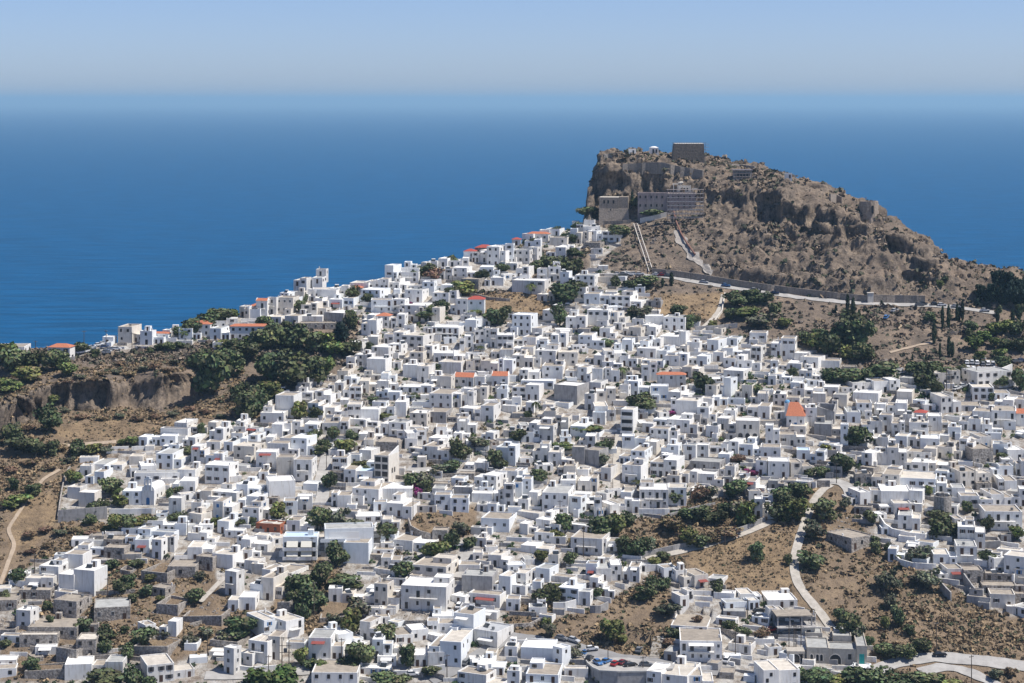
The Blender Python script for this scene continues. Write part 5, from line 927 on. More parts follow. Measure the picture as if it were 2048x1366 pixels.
def trunk(name, h, r, limbs, seed, top=.5):
    q = random.Random(seed); b = MB(); b.bar((0,0,-.12), (.02,0,h), (r, r*.6), 0, 6)
    for i in range(limbs): a = i*2.4+q.random(); b.bar((.02,0,h*.9), (top*.5*math.cos(a), top*.5*math.sin(a), h+top*.5), (r*.5, r*.15), 0, 4)
    return b.mesh(name, M['bark'])
G1, G2, G3 = (.085,.103,.05), (.12,.14,.05), (.11,.115,.075)
KIND = {}
KIND['b'] = ('broadleaf_tree','dark green bushy tree',[(crown('crown', lobes_round(s), 900, .050, G1, .35, s), trunk('trunk', .35, .035, 4, s)) for s in (1,2,3,4,5)], 1)
KIND['l'] = ('broadleaf_tree','light green bushy tree',[(crown('crown', lobes_round(s), 900, .050, G2, .35, s), trunk('trunk', .35, .035, 4, s)) for s in (6,7,8)], 1)
KIND['o'] = ('olive_tree','loose olive-grey tree',[(crown('crown', lobes_round(s, 7, .38, .8, .14, .22, .34), 620, .046, G3, .3, s, shell=.4), trunk('trunk', .42, .035, 5, s)) for s in (9,10,11)], 1)
KIND['c'] = ('cypress_tree','slender dark cypress',[(crown('crown', [(0,0,.06+.88*t,.5*max(.12, math.sin(math.pi*min(1,(1-t)*.75+.12))**.8)*.85,.10) for t in np.linspace(0,1,12)], 560, .05, (.035,.052,.03), .3, s), trunk('trunk', .3, .05, 0, s)) for s in (12,13)], .28)
KIND['p'] = ('pine_tree','rounded yellow-green pine',[(crown('crown', lobes_round(s, 8, .55, .82, .16, .24, .32), 800, .045, (.075,.10,.03), .3, s), trunk('trunk', .55, .03, 5, s)) for s in (14,15)], 1)
KIND['d'] = ('pine_tree','tall blackish-green pine',[(crown('crown', lobes_round(s, 9, .25, .9, .14, .24, .26), 900, .045, (.03,.047,.036), .25, s), trunk('trunk', .5, .03, 4, s)) for s in (16,17)], 1)
KIND['s'] = ('dry_bush','rusty brown dry bush',[(crown('crown', lobes_round(s, 8, .25, .7, .18, .28, .3), 700, .045, (.165,.122,.072), .25, s, shell=.35), trunk('trunk', .3, .03, 6, s)) for s in (18,19)], 1)
KIND['m'] = ('bougainvillea','magenta flowering bougainvillea',[(crown('crown', lobes_round(20, 8, .3, .7, .18, .28, .3), 600, .06, (.20,.04,.10), .4, 20), trunk('trunk', .3, .03, 6, 20))], 1)
KIND['h'] = ('hedge','low green hedge',[(crown('crown', [(x,q,.42,.22,.45) for x in np.linspace(-.36,.36,6) for q in (-.12,.12)], 900, .05, (.06,.085,.028), .4, s), trunk('trunk', .25, .02, 3, s)) for s in (21,)], 1)
def palm(seed):
    q = np.random.RandomState(seed); V = []; Fc = []; C = []
    for i in range(26):
        a = i*2.4; up = q.uniform(-.25,.9); n = 5; pts = []
        for j in range(n+1):
            t = j/n; pts.append(np.array([math.cos(a)*t*.5*(1-.1*up), math.sin(a)*t*.5*(1-.1*up), .72+up*.30*t-.38*t*t]))
        w = np.array([-math.sin(a), math.cos(a), 0])*.045
        for j in range(n):
            k = len(V); u0, u1 = math.sin(math.pi*(j/n*.85+.1)), math.sin(math.pi*((j+1)/n*.85+.1))
            V += [pts[j]-w*u0, pts[j]+w*u0, pts[j+1]+w*u1, pts[j+1]-w*u1]; Fc.append((k,k+1,k+2,k+3)); C += [np.array((.06,.075,.025))*q.uniform(.6,1.4)]*4
    me = fast_mesh('crown', np.array(V), np.array(Fc), [M['leaf']]); set_attr(me, 'tint', np.array(C)); return me
KIND['q'] = ('palm_tree','palm tree with a spread of fronds',[(palm(22), trunk('trunk', .72, .035, 0, 22))], 1)
TREES = """30 745 56 50 b;135 768 22 10 s;160 758 26 12 o;188 762 20 10 s;205 752 24 12 s;232 748 22 12 o;260 752 26 12 s;285 742 24 12 o;310 738 26 14 s;335 745 24 12 s;350 730 22 14 o;170 742 18 10 s;240 730 20 10 s;290 722 18 9 o;130 826 24 12 o;165 838 30 12 s;205 842 26 12 s;240 836 24 12 o;275 842 30 13 s;310 838 26 12 s;345 832 26 12 o;380 822 24 12 s;410 828 24 12 s;440 838 22 12 o;60 862 24 14 s;30 858 26 14 o;120 900 30 14 s;160 902 26 12 s;210 905 30 14 o;60 930 34 14 s;100 938 28 14 s;20 945 30 14 s;140 925 24 12 o;60 1075 30 16 s;90 1065 26 14 s;120 1070 30 14 o;150 1064 26 12 s;180 1070 22 12 s;60 1108 24 12 s;95 1095 24 12 s;68 738 40 40 b;12 730 40 46 l;52 765 60 34 l;18 785 46 32 l;112 742 44 46 b;135 752 34 28 l;160 708 26 26 b;98 862 46 54 b;104 806 30 18 l;190 716 18 20 b;178 704 12 14 b;20 890 40 44 b;45 905 60 34 b;75 910 40 30 b;105 912 24 34 b;155 910 34 34 b;185 905 34 20 l
365 645 36 24 b;388 640 40 34 b;415 640 40 36 b;440 640 44 34 b;462 638 30 24 l;318 702 18 18 b;336 700 28 17 b;360 697 20 15 b;300 706 12 12 b;425 790 66 90 b;400 742 40 48 b;452 755 60 62 b;490 722 50 42 b;505 695 44 24 l;470 702 36 24 b;445 696 36 18 l;492 835 56 58 b;480 800 30 40 b;512 830 40 50 b
545 765 60 60 b;585 772 72 66 b;625 765 54 54 b;560 735 44 40 b;650 755 36 44 l;600 735 40 30 l;528 700 50 46 b;556 690 44 46 b;590 700 50 52 b;622 705 44 44 b;650 700 40 40 l;683 690 34 46 d;700 710 44 34 b;530 655 30 26 b;668 712 40 30 l;575 655 18 14 b;540 800 50 40 l;520 815 40 44 b
598 838 30 38 l;632 838 26 26 b;628 882 30 26 b;648 902 24 26 b;668 880 24 28 b;690 906 38 28 l;703 880 26 20 b;640 908 30 20 b;660 978 30 38 b;641 1058 44 46 b;680 1056 36 42 o;702 1064 50 30 o;720 936 36 16 l;776 1080 38 34 b;555 1038 30 36 l;580 1055 18 20 l
918 922 42 46 b;958 898 48 28 o;990 936 30 38 b;1005 935 20 20 b;850 972 40 34 o;820 972 34 28 b;880 948 44 22 o;905 945 30 26 b;735 945 20 16 b;836 992 22 28 m;828 978 16 20 m;849 985 28 28 b;905 1098 32 42 b;922 1070 34 32 o;938 1096 28 24 b;870 1118 54 38 l;806 1158 38 36 b;672 1132 40 48 b;690 1176 60 26 b;648 1150 40 30 b
600 1190 50 46 b;640 1178 36 48 b;622 1222 50 54 b;605 1252 30 50 b;590 1215 34 40 b;702 1268 40 54 l;670 1256 32 32 o;720 1238 44 44 o;768 1284 46 38 b;722 1330 52 48 b;700 1336 40 24 b;602 1332 26 38 l;814 1332 32 46 b;622 1335 30 20 b;640 1338 30 20 l;520 1374 50 40 h;570 1374 60 44 h;770 1372 50 30 b;800 1374 40 26 b;860 1352 34 22 b;912 1138 12 20 m;480 1276 64 46 b;455 1285 40 30 o
1210 908 32 34 b;1206 932 26 30 o;1080 966 34 30 b;1130 902 44 18 l;1036 886 28 30 b;1170 864 60 14 l;1286 822 48 36 b;1268 818 30 26 b;1405 786 36 46 b;1245 758 20 30 q;1072 838 22 44 q;1055 838 18 18 b;1215 694 24 18 b;1355 632 30 24 b;1378 658 22 32 b;1392 652 18 24 b;1133 606 58 42 b;1150 590 40 32 b;1119 652 28 46 b;1062 590 24 28 q;1190 668 22 16 b;1282 636 46 24 o;1265 630 24 20 b;1505 790 40 26 b;1345 830 20 16 m
1172 432 40 20 b;1155 428 22 14 b;1095 540 34 30 b;1120 545 44 36 b;1145 548 40 34 b;1072 545 24 26 b;1148 512 28 16 b;1146 484 24 16 b;1112 468 16 18 b;1240 474 44 26 b;1264 412 7 28 c;1272 414 20 20 b;1305 432 44 14 b;1050 478 10 10 b
1230 572 20 24 b;1260 578 28 20 b;1292 574 42 24 b;1343 572 10 26 c;1325 574 8 18 c;1245 600 30 16 o;1470 612 38 30 b;1500 604 38 28 b;1530 608 36 28 b;1490 634 60 22 l;1522 652 60 28 o;1548 632 28 30 b;1460 640 24 26 b;1425 655 18 16 l;1570 655 26 20 l
1695 622 9 32 c;1706 632 10 36 c;1718 640 8 20 c;1690 690 50 54 b;1722 694 50 58 b;1705 660 46 44 b;1725 724 44 42 b;1655 714 42 54 b;1632 700 36 40 l;1612 692 30 30 b;1640 680 30 24 b;1692 718 28 30 l;1670 705 30 26 b;1660 762 44 28 b;1700 766 50 30 b;1765 756 62 34 b;1735 762 34 26 b;1848 772 46 44 b;1835 750 40 30 b;1870 792 28 36 b;1865 745 44 22 b;1895 760 32 28 b;1925 750 30 24 b;2008 738 34 28 b;2040 780 28 42 b;2005 775 26 24 b;1585 752 22 18 b;1632 735 12 10 b
1885 657 8 44 c;1897 658 9 46 c;1914 642 7 34 c;1925 642 8 40 c;1919 640 8 26 c;1868 688 10 42 c;1880 718 6 32 c;1898 714 11 38 c;1905 714 9 30 c;1860 645 20 24 b;1942 665 24 26 b;1995 645 9 22 c;2025 645 10 26 c;2038 640 12 24 c;1998 630 14 20 b;2040 628 18 22 b;1825 722 5 14 c;1852 722 5 12 c;1682 688 5 20 c;1672 626 7 16 c;1763 610 6 10 c
1948 702 34 32 p;1968 688 28 26 p;1990 672 34 28 p;2012 668 34 28 p;2035 672 30 36 b;1962 722 24 22 p;2000 718 26 22 l;2012 700 30 24 b;1988 695 22 20 p;2040 705 26 30 b;1940 675 20 18 b;1955 725 18 16 b
1960 600 24 28 d;1972 606 19 28 d;1985 606 23 36 d;2000 612 23 42 d;2014 612 23 40 d;2030 614 23 42 d;2044 616 23 36 d;2060 618 23 36 d;1992 580 24 36 d;2008 582 26 40 d;2022 588 26 40 d;2038 592 26 36 d;2054 596 26 36 d;1955 612 16 16 d;1880 575 16 16 l;1890 562 14 12 b
1716 894 48 46 b;1685 948 40 44 b;1652 906 22 20 l;1620 952 24 16 b;1645 954 28 22 b;1555 1044 42 44 b;1595 1044 46 48 l;1600 994 40 32 b;1562 1005 38 34 b;1575 1020 40 36 b;1646 1040 48 44 b;1630 1080 46 40 o;1620 1134 50 34 b;1575 1130 18 24 b;1742 1048 26 28 b;1748 1090 22 20 b;1750 1106 24 26 b;1775 1100 14 18 b;1690 1020 24 30 o
1780 1188 44 50 o;1764 1178 34 34 o;1780 1216 28 34 o;1856 1178 48 42 o;1836 1172 34 28 o;1841 1124 50 38 o;1796 1122 14 16 q;1700 1276 42 54 b;1685 1250 30 34 b;1716 1282 30 34 o;1796 1254 28 44 b;1770 1260 20 30 l;1738 1294 20 24 b;1845 1304 42 32 b;1812 1316 36 28 b;1765 1310 34 26 b;1790 1318 40 30 b;1818 1270 22 22 b;1748 1370 60 40 b;1710 1366 50 36 b;1640 1374 52 38 b;1610 1366 40 30 b;1672 1376 40 28 l;1850 1378 70 36 b;1800 1380 60 30 b;1900 1385 50 26 l;1990 1360 30 26 o;2020 1352 24 20 s
1877 1074 46 44 b;1880 1045 44 26 b;1900 1072 30 30 b;1966 1014 14 20 b;2034 1080 28 30 l;1976 1062 26 34 b;1935 1026 22 26 b;1858 990 14 22 l;1900 920 18 18 q;1985 1130 30 26 b;2005 918 24 14 b;1985 800 14 16 b;1970 1120 24 24 b
1225 1284 44 46 l;1245 1290 24 24 l;1100 1206 36 40 b;1085 1210 34 34 b;1114 1186 26 22 l;1140 1132 24 30 b;1083 1124 26 24 l;1290 1200 40 30 b;1306 1184 34 34 b;1328 1180 24 28 b;1310 1134 28 22 l;1328 1120 26 18 b;1336 1232 52 30 o;1435 1188 24 30 b;1512 1122 32 40 b;1148 1318 30 30 o;1100 1274 30 32 o;1092 1252 20 18 l;1346 1276 26 24 b;1336 1290 24 16 s;1460 1262 26 24 b;1486 1275 28 24 b;1150 1200 30 14 l;1194 1196 22 22 b;1525 1280 30 30 s;1395 1244 22 16 s
1205 1072 46 44 b;1232 1070 40 44 l;1256 1048 30 28 b;1185 1070 30 28 b;1348 1066 46 40 s;1338 1056 30 26 s;1400 1002 40 34 s;1418 1000 34 34 o;1470 996 42 38 b;1488 985 24 28 b;1402 1042 44 32 b;1436 1046 40 30 b;1375 1040 36 26 b;1450 1030 34 28 b;1490 1054 36 52 l;1500 1030 30 30 l;1470 1030 36 30 o;1378 1094 42 40 l;1400 1098 30 30 b;1455 1074 54 24 s;1424 1088 32 26 s;1245 1104 34 34 b;1276 1114 40 44 b;1298 1106 30 30 o;1130 1066 36 42 b;1115 1078 26 20 l;1504 951 32 18 m;1495 945 18 14 m;1355 940 24 14 b;1280 970 40 14 q;1300 972 20 14 q;1350 1010 24 26 b;1520 990 20 16 s;1475 925 34 18 s
222 990 44 36 b;238 996 26 26 q;140 968 20 30 l;152 965 24 24 l;240 1012 28 26 l;197 1030 36 36 b;180 1050 22 24 b;232 1062 30 36 l;255 1062 36 34 b;280 1056 44 28 l;300 1054 30 22 l;28 982 20 28 b;40 1008 44 20 l;66 988 34 22 b;20 1018 34 20 l;355 1042 30 22 b;338 998 16 22 b;352 988 26 18 b;375 908 24 16 b;402 866 16 22 b;430 1052 26 20 l;265 890 22 18 l;245 890 20 14 l;215 1062 20 14 l;480 1050 24 16 b;505 1046 20 16 b
36 1168 30 32 b;10 1200 20 20 b;168 1266 32 30 b;210 1284 36 36 b;208 1305 30 26 b;286 1294 46 42 b;255 1320 26 34 b;250 1266 16 16 b;264 1374 38 48 b;300 1380 30 30 b;216 1378 70 40 b;240 1186 34 26 b;256 1176 30 30 b;274 1132 32 16 b;225 1138 24 22 b;390 1208 32 32 b;292 1194 26 26 b;320 1204 18 14 l;302 1162 30 18 l;400 1160 24 20 o;62 1342 32 28 b;10 1294 22 18 b;95 1220 18 20 b;100 1250 14 22 b;265 1205 18 20 b;380 1290 34 24 o;415 1275 30 22 o;330 1275 20 16 o
712 648 18 14 m;700 636 20 18 b;822 660 14 14 b;700 660 24 40 b;575 600 16 14 b;610 590 14 16 b;600 625 22 26 b;705 598 26 30 b;735 605 20 20 b;775 548 14 12 b;830 560 22 26 q;865 560 40 30 s;855 556 36 30 b;845 550 22 18 b;862 518 26 14 b;865 630 44 22 b;850 640 40 20 b;888 625 18 24 b;925 590 46 30 l;905 596 30 24 b;965 560 30 24 b;970 558 18 18 b;1005 545 24 20 b;820 612 16 14 m;880 625 24 26 b;985 650 34 34 b;1000 648 34 36 b;1012 632 22 22 b;950 630 30 12 l;960 710 22 24 q;848 684 22 18 b;905 810 26 22 b;935 802 16 22 q;875 745 16 20 b;740 702 16 22 b;720 620 10 10 b;760 545 12 10 b;640 575 14 12 b;790 615 16 12 q;745 805 24 12 b;828 798 20 14 b;680 850 14 8 b;770 835 34 10 l;1065 455 12 10 b;905 512 18 16 b"""
used = {}
def tree(px, py, w, h, kd):
    nm, desc, var, asp = KIND[kd]; P = hit(px, py); k = F/P.y; W, H = w/k, h/k
    rt = empty(nm, P-Vector((0,0,.15)), random.uniform(0, 6.28)); c, t = var[used.setdefault(kd, 0) % len(var)]; used[kd] += 1
    sx = W*1.22; z = H*1.06
    if kd == 'm': sx *= .7; z *= .7
    if kd == 'c': sx = W*1.2
    o = bpy.data.objects.new('crown', c); COL.objects.link(o); o.parent = rt; o.scale = (sx, sx, z)
    o = bpy.data.objects.new('trunk', t); COL.objects.link(o); o.parent = rt; o.scale = (sx, sx, z)
    reg(rt, desc, px, py-h/2, 'hedge' if kd == 'h' else 'bush' if kd in 'sm' else 'tree', 'trees and bushes of the town and slopes')
NT = 0
for it in TREES.replace('\n', ';').split(';'):
    q = it.split(); tree(*(float(v) for v in q[:4]), q[4]); NT += 1

# scrub: thousands of low dry shrubs on the wild ground, one object
r = np.random.RandomState(5)
ok = (wild.ravel() > .5) & (DD.ravel() < (ridgeD+22+0*DD).ravel()) & (PX.ravel() > -420) & (PX.ravel() < 2480)
area = (np.gradient(TX,axis=0)*np.gradient(DD,axis=1)).ravel()
rk = rock.ravel()
dens = np.where(hb.ravel() > .5, .26, np.where(DD.ravel() < 800, .72, .42))*np.clip((fbm(V.reshape(-1,3), 1/16., 4, 9)-.33)*5.0, .24, 2.2)*np.clip(1.15-rk*.6, .45, 1)*np.where(fld.ravel() > .5, .8, 1)
road_p = []
prob = np.where(ok, dens*area, 0)
cnt = r.poisson(np.clip(prob,0,3)); base = np.repeat(np.arange(len(cnt)), cnt)
BV = V.reshape(-1,3)[base] + np.stack([r.uniform(-.7,.7,len(base)), r.uniform(-.7,.7,len(base)), np.zeros(len(base))],1)
fp = np.zeros(len(base), bool)
for ob in [o for o in bpy.data.objects if o.get('kind') == 'structure' and o.name.split('.')[0] in ('road','path','street','rubble_chute','rubble_slide')]:
    vv = np.array([v.co[:] for v in ob.data.vertices]); mid = vv[2::5]
    for m0 in mid[::2]: fp |= ((BV[:,0]-m0[0])**2+(BV[:,1]-m0[1])**2) < (2.4 if 'path' in ob.name else 3.4)**2
for (hx, hy, hw, hd, th, *_x) in HOUSES:
    dx = BV[:,0]-hx; dy = BV[:,1]-hy; lx = dx*math.cos(th)+dy*math.sin(th); ly = -dx*math.sin(th)+dy*math.cos(th)
    fp |= (np.abs(lx) < hw/2+.6) & (ly > -.8) & (ly < hd+.5)
BV = BV[~fp]; ns = len(BV); nq = 9
rad = .42+1.0*r.rand(ns)**1.6+.5*(r.rand(ns) < .12); fb = fld.ravel()[base[~fp]] > .5; rad = np.where(fb, rad*.55, rad)
pal = np.array([(.20,.155,.115),(.25,.195,.145),(.14,.118,.092),(.105,.105,.07),(.07,.082,.05),(.29,.225,.15),(.17,.145,.125)])
tone = pal[r.choice(len(pal), ns, p=[.2,.14,.2,.17,.10,.09,.1])]
tone = np.where(fb[:,None] & (r.rand(ns,1) < .7), np.array([(.29,.205,.115)]), tone)
low = (hb.ravel()[base[~fp]] < .5) & (DD.ravel()[base[~fp]] < 830)
pl = np.array([(.26,.19,.115),(.21,.16,.10),(.30,.22,.13),(.15,.12,.08),(.11,.11,.065),(.075,.088,.05)]); tl = pl[r.choice(len(pl), ns, p=[.30,.27,.19,.12,.07,.05])]
tone = np.where(low[:,None], tl, tone); rad = np.where(low, rad*.72, rad)
tone = tone*(.8+.4*r.rand(ns))[:,None]
d = r.normal(size=(ns,nq,3)); d[...,2] = np.abs(d[...,2])+.1; d /= np.linalg.norm(d,axis=2,keepdims=True)
cc = BV[:,None,:] + d*rad[:,None,None]*np.array([1,1,.75])*(.45+.55*r.rand(ns,nq,1))
nv = d + r.normal(size=d.shape)*.5; a = np.cross(nv, r.normal(size=d.shape)); a /= np.linalg.norm(a,axis=2,keepdims=True); b_ = np.cross(nv/np.linalg.norm(nv,axis=2,keepdims=True), a)
s = (rad[:,None,None]*(.30+.3*r.rand(ns,nq,1)))
VS = np.stack([cc-a*s-b_*s*.6, cc+a*s-b_*s, cc+a*s*.7+b_*s*.8, cc-a*s*.9+b_*s], 2).reshape(-1,3)
CS = np.repeat((tone[:,None,:]*(.7+.6*r.rand(ns,nq,1))).reshape(-1,3), 4, 0)
me = fast_mesh('scrub', VS, np.arange(len(VS)).reshape(-1,4), [leafmat('scrub_leaves', .95, False)]); set_attr(me, 'tint', CS)
tag(link('scrub', me), 'low dry brown and olive scrub covering the slopes', 'scrub', None, 'stuff')
print('shrubs', ns, 'trees', NT, 'houses', len(TH))
# yard greenery between the houses, one object
cand = np.where((town.ravel() > .5) & (PX.ravel() > -60) & (PX.ravel() < 2110) & (DD.ravel() < (ridgeD+4+0*DD).ravel()))[0]
gb = cand[r.randint(0, len(cand), 8500)]; gn = fbm(V.reshape(-1,3)[gb], 1/28., 2, 15); gb = gb[gn > .455]
GV = V.reshape(-1,3)[gb]; fp = np.zeros(len(gb), bool)
for (hx, hy, hw, hd, th, *_x) in HOUSES:
    dx = GV[:,0]-hx; dy = GV[:,1]-hy; lx = dx*math.cos(th)+dy*math.sin(th); ly = -dx*math.sin(th)+dy*math.cos(th); fp |= (np.abs(lx) < hw/2+.5) & (ly > -.9) & (ly < hd+.4)
for ob in [o for o in bpy.data.objects if o.get('kind') == 'structure' and o.name.split('.')[0] in ('road','path','street')]:
    for m0 in np.array([v.co[:] for v in ob.data.vertices])[2::10]: fp |= ((GV[:,0]-m0[0])**2+(GV[:,1]-m0[1])**2) < 3.2**2
GV = GV[~fp]; nb = len(GV); nq = 34; rad = .5+1.1*r.rand(nb)**2
pg = np.array([(.045,.07,.03),(.08,.10,.035),(.06,.075,.045),(.14,.105,.06)]); tn_ = pg[r.choice(4, nb, p=[.45,.25,.2,.1])]*(.75+.5*r.rand(nb,1))
d = r.normal(size=(nb,nq,3)); d[...,2] = np.abs(d[...,2]); d /= np.linalg.norm(d,axis=2,keepdims=True)
cc = GV[:,None,:]+d*rad[:,None,None]*np.array([1,1,1.1])*(.5+.5*r.rand(nb,nq,1)); nv = d+r.normal(size=d.shape)*.5; nv /= np.linalg.norm(nv,axis=2,keepdims=True); a = np.cross(nv, r.normal(size=d.shape)); a /= np.linalg.norm(a,axis=2,keepdims=True); b_ = np.cross(nv,a); s = rad[:,None,None]*(.16+.14*r.rand(nb,nq,1))
VG = np.stack([cc-a*s-b_*s*.6, cc+a*s-b_*s, cc+a*s*.7+b_*s*.8, cc-a*s*.9+b_*s], 2).reshape(-1,3)
me = fast_mesh('garden_bushes', VG, np.arange(len(VG)).reshape(-1,4), [M['leaf']]); set_attr(me, 'tint', np.repeat((tn_[:,None,:]*(.7+.6*r.rand(nb,nq,1))).reshape(-1,3),4,0))
tag(link('garden_bushes', me), 'small green bushes growing in yards between the houses', 'bushes', None, 'stuff'); print('yard bushes', nb)
# rubble boulders on the bottom-left ruins and the cliff feet
r = random.Random(3); b = MB()
def stone_at(p, s):
    T = Matrix.Translation(p) @ Matrix.Rotation(r.uniform(0,6),4,'Z') @ Matrix.Rotation(r.uniform(-.4,.4),4,'X'); u = [s*r.uniform(.6,1.2) for _ in range(6)]
    b.hexa([T @ Vector(q) for q in ((-u[0],-u[1],-s),(u[2],-u[1],-s),(u[0],u[3],-s),(-u[2],u[1],-s))], [T @ Vector(q) for q in ((-u[0]*.6,-u[1]*.7,u[4]*.6),(u[2]*.8,-u[1]*.5,u[5]*.6),(u[0]*.5,u[3]*.7,u[4]*.7),(-u[2]*.7,u[1]*.6,u[5]*.5))])
for (x0,x1,y0,y1,n) in ((200,520,1130,1300,420),(0,200,1230,1350,260),(1640,1720,1020,1080,90),(1900,2010,1140,1180,120),(1660,1720,930,970,80),(1280,1330,1140,1180,50),(1190,1300,1330,1366,0),(780,860,1200,1250,40)):
    for _ in range(n): p = hit(r.uniform(x0,x1), r.uniform(y0,y1)); stone_at(p, r.choice((.18,.25,.3,.35,.5)))
tag(b.build('rubble', M['stone']), 'loose grey rubble stones lying among the ruins', 'rubble', None, 'stuff')

# ------------------------------------------------------------------ cars
def lerp_prof(pts, y, s=1.0, sh=0): return [(x*s, y, z+sh) for x, z in pts]
CB = MB(); prof = [(-2.1,.32),(-2.12,.7),(-1.95,.88),(-1.2,.94),(.75,.92),(1.7,.80),(2.08,.62),(2.1,.32)]
n = len(prof); L_ = [(x, -.84, z) for x, z in prof]; R_ = [(x, .84, z) for x, z in prof]
CB.face(L_[::-1]); CB.face(R_)
for i in range(n): j = (i+1) % n; CB.face([L_[i], L_[j], R_[j], R_[i]])
CB.hexa([(-1.35,-.62,1.42),(.15,-.62,1.42),(.15,.62,1.42),(-1.35,.62,1.42)], [(-1.25,-.55,1.48),(.05,-.55,1.48),(.05,.55,1.48),(-1.25,.55,1.48)])
CG = MB(); CG.hexa([(-1.85,-.78,.88),(.95,-.78,.88),(.95,.78,.88),(-1.85,.78,.88)], [(-1.38,-.63,1.43),(.18,-.63,1.43),(.18,.63,1.43),(-1.38,.63,1.43)])
CW = MB(); N_ = 12
CW.hexa([(.33*math.cos(2*math.pi*i/N_), -.1, .33*math.sin(2*math.pi*i/N_)) for i in range(N_)], [(.33*math.cos(2*math.pi*i/N_), .1, .33*math.sin(2*math.pi*i/N_)) for i in range(N_)])
CR = MB(); CR.hexa([(.2*math.cos(2*math.pi*i/N_), -.115, .2*math.sin(2*math.pi*i/N_)) for i in range(N_)], [(.2*math.cos(2*math.pi*i/N_), .115, .2*math.sin(2*math.pi*i/N_)) for i in range(N_)])
CL = MB(); CL.box(-.06,.06,-.2,.2,-.08,.08)
glassM, wheelM, rimM, lampM = CG.mesh('windows', M['glass']), CW.mesh('tyre', M['tyre']), CR.mesh('rim', M['rim']), CL.mesh('headlight', M['lamp'])
bodyM = {k: CB.mesh('body', M['car '+k]) for k in CARC}
def car(px, py, ang, col, z=None, s=1.0, van=False):
    P = hit(px, py) if z is None else at_z(px, py, z)
    if z is None: P = P+Vector((0,0,.3))
    a = R(ang); rt = empty('parked_car' if not van else 'van', P, a); rt.scale = (s, s, s*(1.3 if van else 1))
    if z is None:                                        # sit on the slope
        dx = 1.3*math.cos(a); dy = 1.3*math.sin(a); rt.rotation_euler.y = -max(-.35, min(.35, math.atan2(ground(P.x+dx,P.y+dy)-ground(P.x-dx,P.y-dy), 2.6)))
    child('body', bodyM[col], rt, (0,0,0)); child('windows', glassM, rt, (0,0,0))
    for x in (-1.3,1.28):
        for y in (-.76,.76):
            w_ = child('wheel', wheelM, rt, (x,y,.33)); child('rim', rimM, w_, (0,0,0))
    for y in (-.55,.55): child('headlight', lampM, rt, (2.06,y,.62))
    reg(rt, '%s %s' % (col, 'van' if van else 'car'), px, py, 'van' if van else 'car', 'cars parked in and around the town')
for c in [(1196,1328,-65,'blue'),(1213,1325,55,'blue'),(1231,1330,60,'red'),(1246,1328,55,'maroon'),(1261,1332,20,'black'),(1292,1332,-5,'grey'),(1179,1319,70,'black'),(1172,1308,60,'blue')]: car(*c, z=z0+.02)
for c in [(1123,1281,-25,'grey'),(1147,1285,-35,'silver'),(1184,1302,5,'white'),(1278,1304,75,'grey'),(1880,1314,0,'black'),(934,1328,58,'grey'),(825,1353,5,'white'),(575,1342,5,'black'),(780,1350,5,'grey'),(909,1120,5,'black'),(919,1214,75,'white'),(916,1094,10,'white'),(815,1123,60,'grey'),(815,1132,60,'silver'),(1519,1226,20,'black'),(1515,1238,40,'black'),(1456,1322,60,'white'),(1544,1264,25,'red'),(962,946,0,'black'),(985,945,0,'silver'),
 (1236,551,5,'silver'),(1247,551,5,'grey'),(1258,551,5,'white'),(1269,551,5,'silver'),(1280,551,-5,'white'),(1314,552,-5,'white'),(1325,553,-8,'red'),(1337,554,-8,'grey'),(1408,567,-12,'silver'),(1452,574,-12,'blue'),(1510,583,-10,'silver'),(1550,589,-10,'dark blue'),(1846,610,0,'black'),(1870,611,0,'black'),(1884,613,0,'white'),(1912,616,-3,'silver'),(1970,624,-5,'white'),(1773,637,60,'blue'),(1790,624,40,'silver'),(1840,612,0,'grey'),
 (1934,728,80,'white'),(1944,727,80,'silver'),(1954,728,80,'white'),(1966,730,80,'grey'),(1976,729,80,'white'),(1986,730,80,'silver'),(1936,739,80,'white'),(1947,740,80,'white'),(1958,741,80,'silver'),(1968,742,80,'white'),(1979,742,80,'blue'),(1990,740,80,'white'),(2034,726,10,'grey'),(2044,724,10,'dark blue'),(1798,742,20,'white'),(1805,748,20,'silver'),(1928,775,20,'silver'),(1915,780,30,'white'),
 (158,702,30,'silver'),(163,708,30,'white'),(170,700,30,'grey'),(176,705,30,'white'),(184,698,30,'silver'),(190,704,30,'grey'),(207,690,20,'white'),(209,697,20,'dark blue'),(222,702,0,'silver'),(233,701,0,'white'),(218,708,0,'silver'),(198,693,30,'white')]: car(*c)
car(1962,721,0,'white',van=True); car(214,708,0,'silver',van=True)

# ------------------------------------------------------------------ poles
POLES = "1167 1114 62;1370 1166 56;1495 1238 40;1471 1314 50;1286 1358 46;1216 1332 38;1873 1304 60;1943 1364 54;1860 1082 22;1950 978 46;1673 968 42;537 1368 58;683 1324 48;624 1166 92;628 1247 84;894 1360 52;215 1197 42;415 1322 64;69 1147 40;375 1072 30;470 1118 46;653 942 34;826 1042 66;972 951 50;168 691 32;212 683 32;264 711 46;270 706 40;71 696 20;462 783 22;1382 561 26;1503 577 30;1652 599 30;1680 737 42;1838 751 32;1953 762 32;1224 842 36;1315 634 32;1408 628 32;1578 1302 52;1588 1302 54;1592 1300 50;1602 1302 52;1545 700 30;1800 1020 0;1620 860 30;1300 900 34;1120 1040 40;1000 1120 40;760 1100 42;580 960 40;440 930 30;1780 900 34;1860 880 30;1700 840 30;1450 1100 40;1530 720 26;1150 760 28;980 720 26;840 740 26;1040 640 24;1130 585 22;905 570 20;690 610 20"
